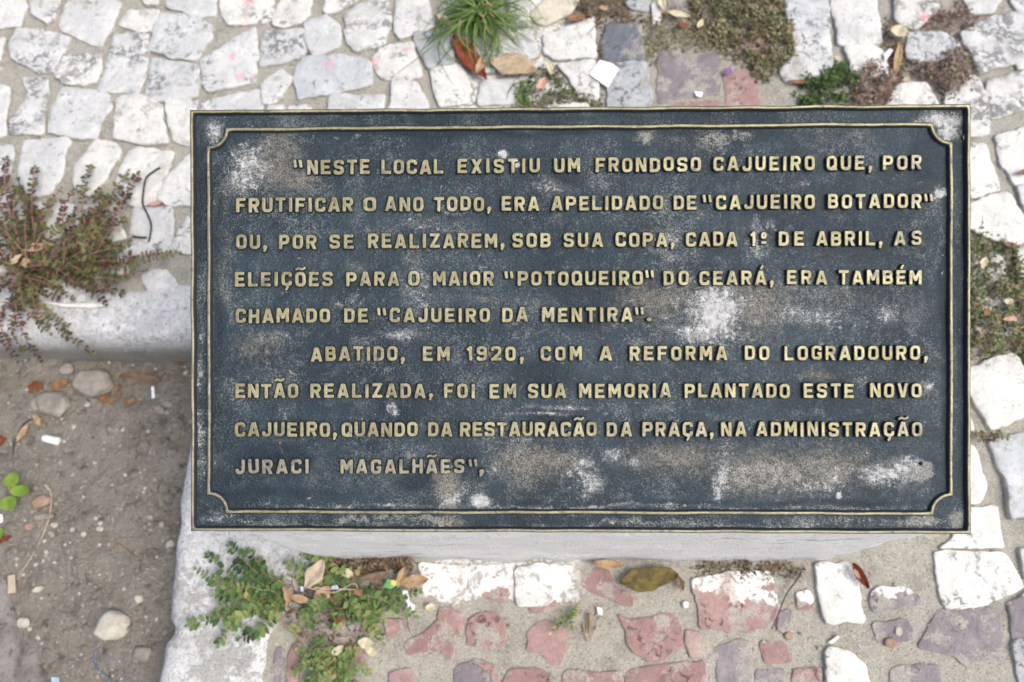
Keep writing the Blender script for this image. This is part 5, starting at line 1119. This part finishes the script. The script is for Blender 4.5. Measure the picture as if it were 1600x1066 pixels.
leaf('tan leaf pointing right on the painted stones', 648, 908, 44, 20, -8, 'l_tan', .018, .3)
leaf('orange folded leaf behind the green wrapper', 628, 902, 34, 14, 110, 'l_tan', .02, .5)
leaf('brown leaf against the plinth foot', 585, 901, 50, 12, -12, 'l_brown', .018, .3)
leaf('small cream leaf at the plinth foot', 543, 896, 20, 14, 20, 'l_cream', .02, .2)
leaf('curled tan leaf ring in the weeds', 446, 934, 36, 12, 80, 'l_tan', .022, .7, bend=.5)
leaf('long tan leaf in the weed tangle', 470, 936, 36, 12, 15, 'l_tan', .02, .4)
leaf('cream torn leaf in the lower weeds', 528, 1016, 22, 14, -35, 'l_cream', .018, .2)
leaf('cream leaf scrap right of the lower weed', 572, 1005, 26, 16, 10, 'l_cream', .014, .2)
leaf('second cream leaf scrap by the sand', 580, 1018, 20, 12, 30, 'l_cream', .012, .2)
leaf('small rust leaf in the lower weeds', 560, 926, 16, 10, 0, 'l_orange', .026)
leaf('round brown leaf in the weeds', 587, 938, 20, 16, 20, 'l_brown', .024)
leaf('tiny red leaf in the weeds', 530, 969, 8, 10, 0, 'l_red', .024)
leaf('small yellowish leaf scrap on the red stone', 673, 949, 17, 12, -10, 'l_cream', .010)
leaf('large mottled yellow leaf below the plinth', 1014, 904, 92, 38, -8, 'l_yellow', .014, .16)
leaf('folded ochre leaf behind the yellow leaf', 950, 882, 48, 14, 4, 'l_tan', .014, .4)
leaf('dark brown curled leaf on the white stone', 1343, 900, 46, 16, 58, 'l_dark', .016, .7)
leaf('small pink leaf folded into the dark one', 1338, 897, 18, 7, 60, 'l_pink', .020, .5)
leaf('purplish leaf scrap right of the yellow leaf', 1063, 912, 24, 12, 70, 'l_brown', .01, .4)
leaf('small orange splinter on the big red stone', 1159, 946, 9, 5, 85, 'l_orange', .012)
leaf('small orange leaf in the right weed mat', 1541, 489, 12, 11, 20, 'l_orange', .03)
leaf('terracotta leaf in the right weed mat', 1577, 499, 22, 8, -5, 'l_pink', .028)
leaf('cream leaf scrap in the right weed mat', 1574, 472, 10, 16, 70, 'l_cream', .028)
leaf('pale green scrap in the right weed mat', 1536, 412, 12, 20, 20, 'l_cream', .03)
leaf('small rust leaf at the plaque right rim', 1580, 384, 26, 10, 15, 'l_brown', .02)
leaf('brown leaf lying on the bright stone at right', 1600, 270, 24, 9, -10, 'l_brown', .014)
stick('wire', 'thin black wire lying over the sand below the plinth', 'wire', [(1252, 894), (1244, 908), (1228, 930), (1216, 960), (1205, 983)], .0012, 'tape', z=.010)
stick('twig', 'tan twig among the green weeds', 'twig', [(432, 950), (442, 970), (458, 985), (476, 1006)], .0016, 'stem_tan', z=.024)
stick('straw', 'pale straw across the weeds', 'straw', [(490, 918), (515, 920), (545, 921), (566, 922)], .0012, 'l_pale', z=.026)
stick('straw', 'thin looped straw on the weeds', 'straw', [(480, 918), (520, 926), (552, 912), (560, 922)], .0009, 'l_pale', z=.026)
stick('twig', 'thin brown stem below the right end of the weeds', 'twig', [(636, 962), (638, 980), (642, 990)], .0012, 'stem_red', z=.012)
stick('twig', 'short upright brown stub with dry fibres on the sand', 'twig', [(922, 958), (922, 975), (920, 990)], .0034, 'stem_tan', z=.010)
stick('twig', 'small twig beside the brown stub', 'twig', [(911, 975), (914, 990), (918, 1002)], .0016, 'l_tan', z=.006)
stick('twig', 'thin pale fibre right of the brown stub', 'twig', [(938, 965), (930, 985), (924, 1004)], .0007, 'l_pale', z=.006)
chip('wrapper_scrap', 'green and white wrapper scrap on the dry leaves', 'wrapper', [(598, 918), (606, 904), (622, 912), (612, 920)], 'wrapper', .030, .0008)
chip('wrapper_print', 'small yellow printed scrap beside the green wrapper', 'wrapper', [(611, 906), (620, 908), (618, 916), (610, 914)], 'yellow', .0325, .0006)
chip('paper_scrap', 'white strip of paper hanging over the weed edge', 'paper scrap', [(626, 924), (636, 923), (640, 940), (648, 946), (647, 956), (635, 955), (637, 944)], 'paper', .018, .0008)
chip('plastic_scrap', 'blue scrap on the straw', 'scrap', [(517, 916), (527, 914), (529, 920), (519, 921)], 'blue', .028, .001)
chip('plastic_scrap', 'pale blue scrap under the beige leaf', 'scrap', [(469, 916), (475, 917), (474, 925), (470, 924)], 'blue', .026, .001)
chip('white_chip', 'white chip of plaster on the sand left of the wire', 'chip', [(1294, 1004), (1310, 992), (1312, 997), (1300, 1007)], 'chip', .006, .003)
chip('white_chip', 'white crumb beside the brown stub', 'chip', [(932, 948), (941, 950), (942, 962), (934, 960)], 'chip', .006, .003)
chip('paper_scrap', 'long white scrap lying on the kerb under the weed', 'paper scrap', [(72, 473), (98, 475), (166, 474), (168, 478), (140, 481), (96, 479)], 'chip', .013, .001)
# small leaf lying on the plaque's channel
q = pp(1505, 215, FLOOR); qw = PM @ Vector((q.x, q.y, FLOOR + .001)); k = .00066; mb = MB(); V = []
for i in range(9):
    t = i / 8
    for u in (-1, 0, 1): V.append(PM @ Vector((q.x + u * 2.2 * k * math.sin(math.pi * (t * .9 + .05)) + k * 2 * (t - .5), q.y + (t - .5) * 9 * k, FLOOR + .0012 + .001 * abs(u))))
f = []
for i in range(8): f += [[i * 3, i * 3 + 1, i * 3 + 4, i * 3 + 3], [i * 3 + 1, i * 3 + 2, i * 3 + 5, i * 3 + 4]]
mb.add(V, f); tag(mb.build('fallen_leaf', M['l_tan'], None, qw), 'tiny tan leaf caught in the plaque border at the right', 'leaf', GL_)
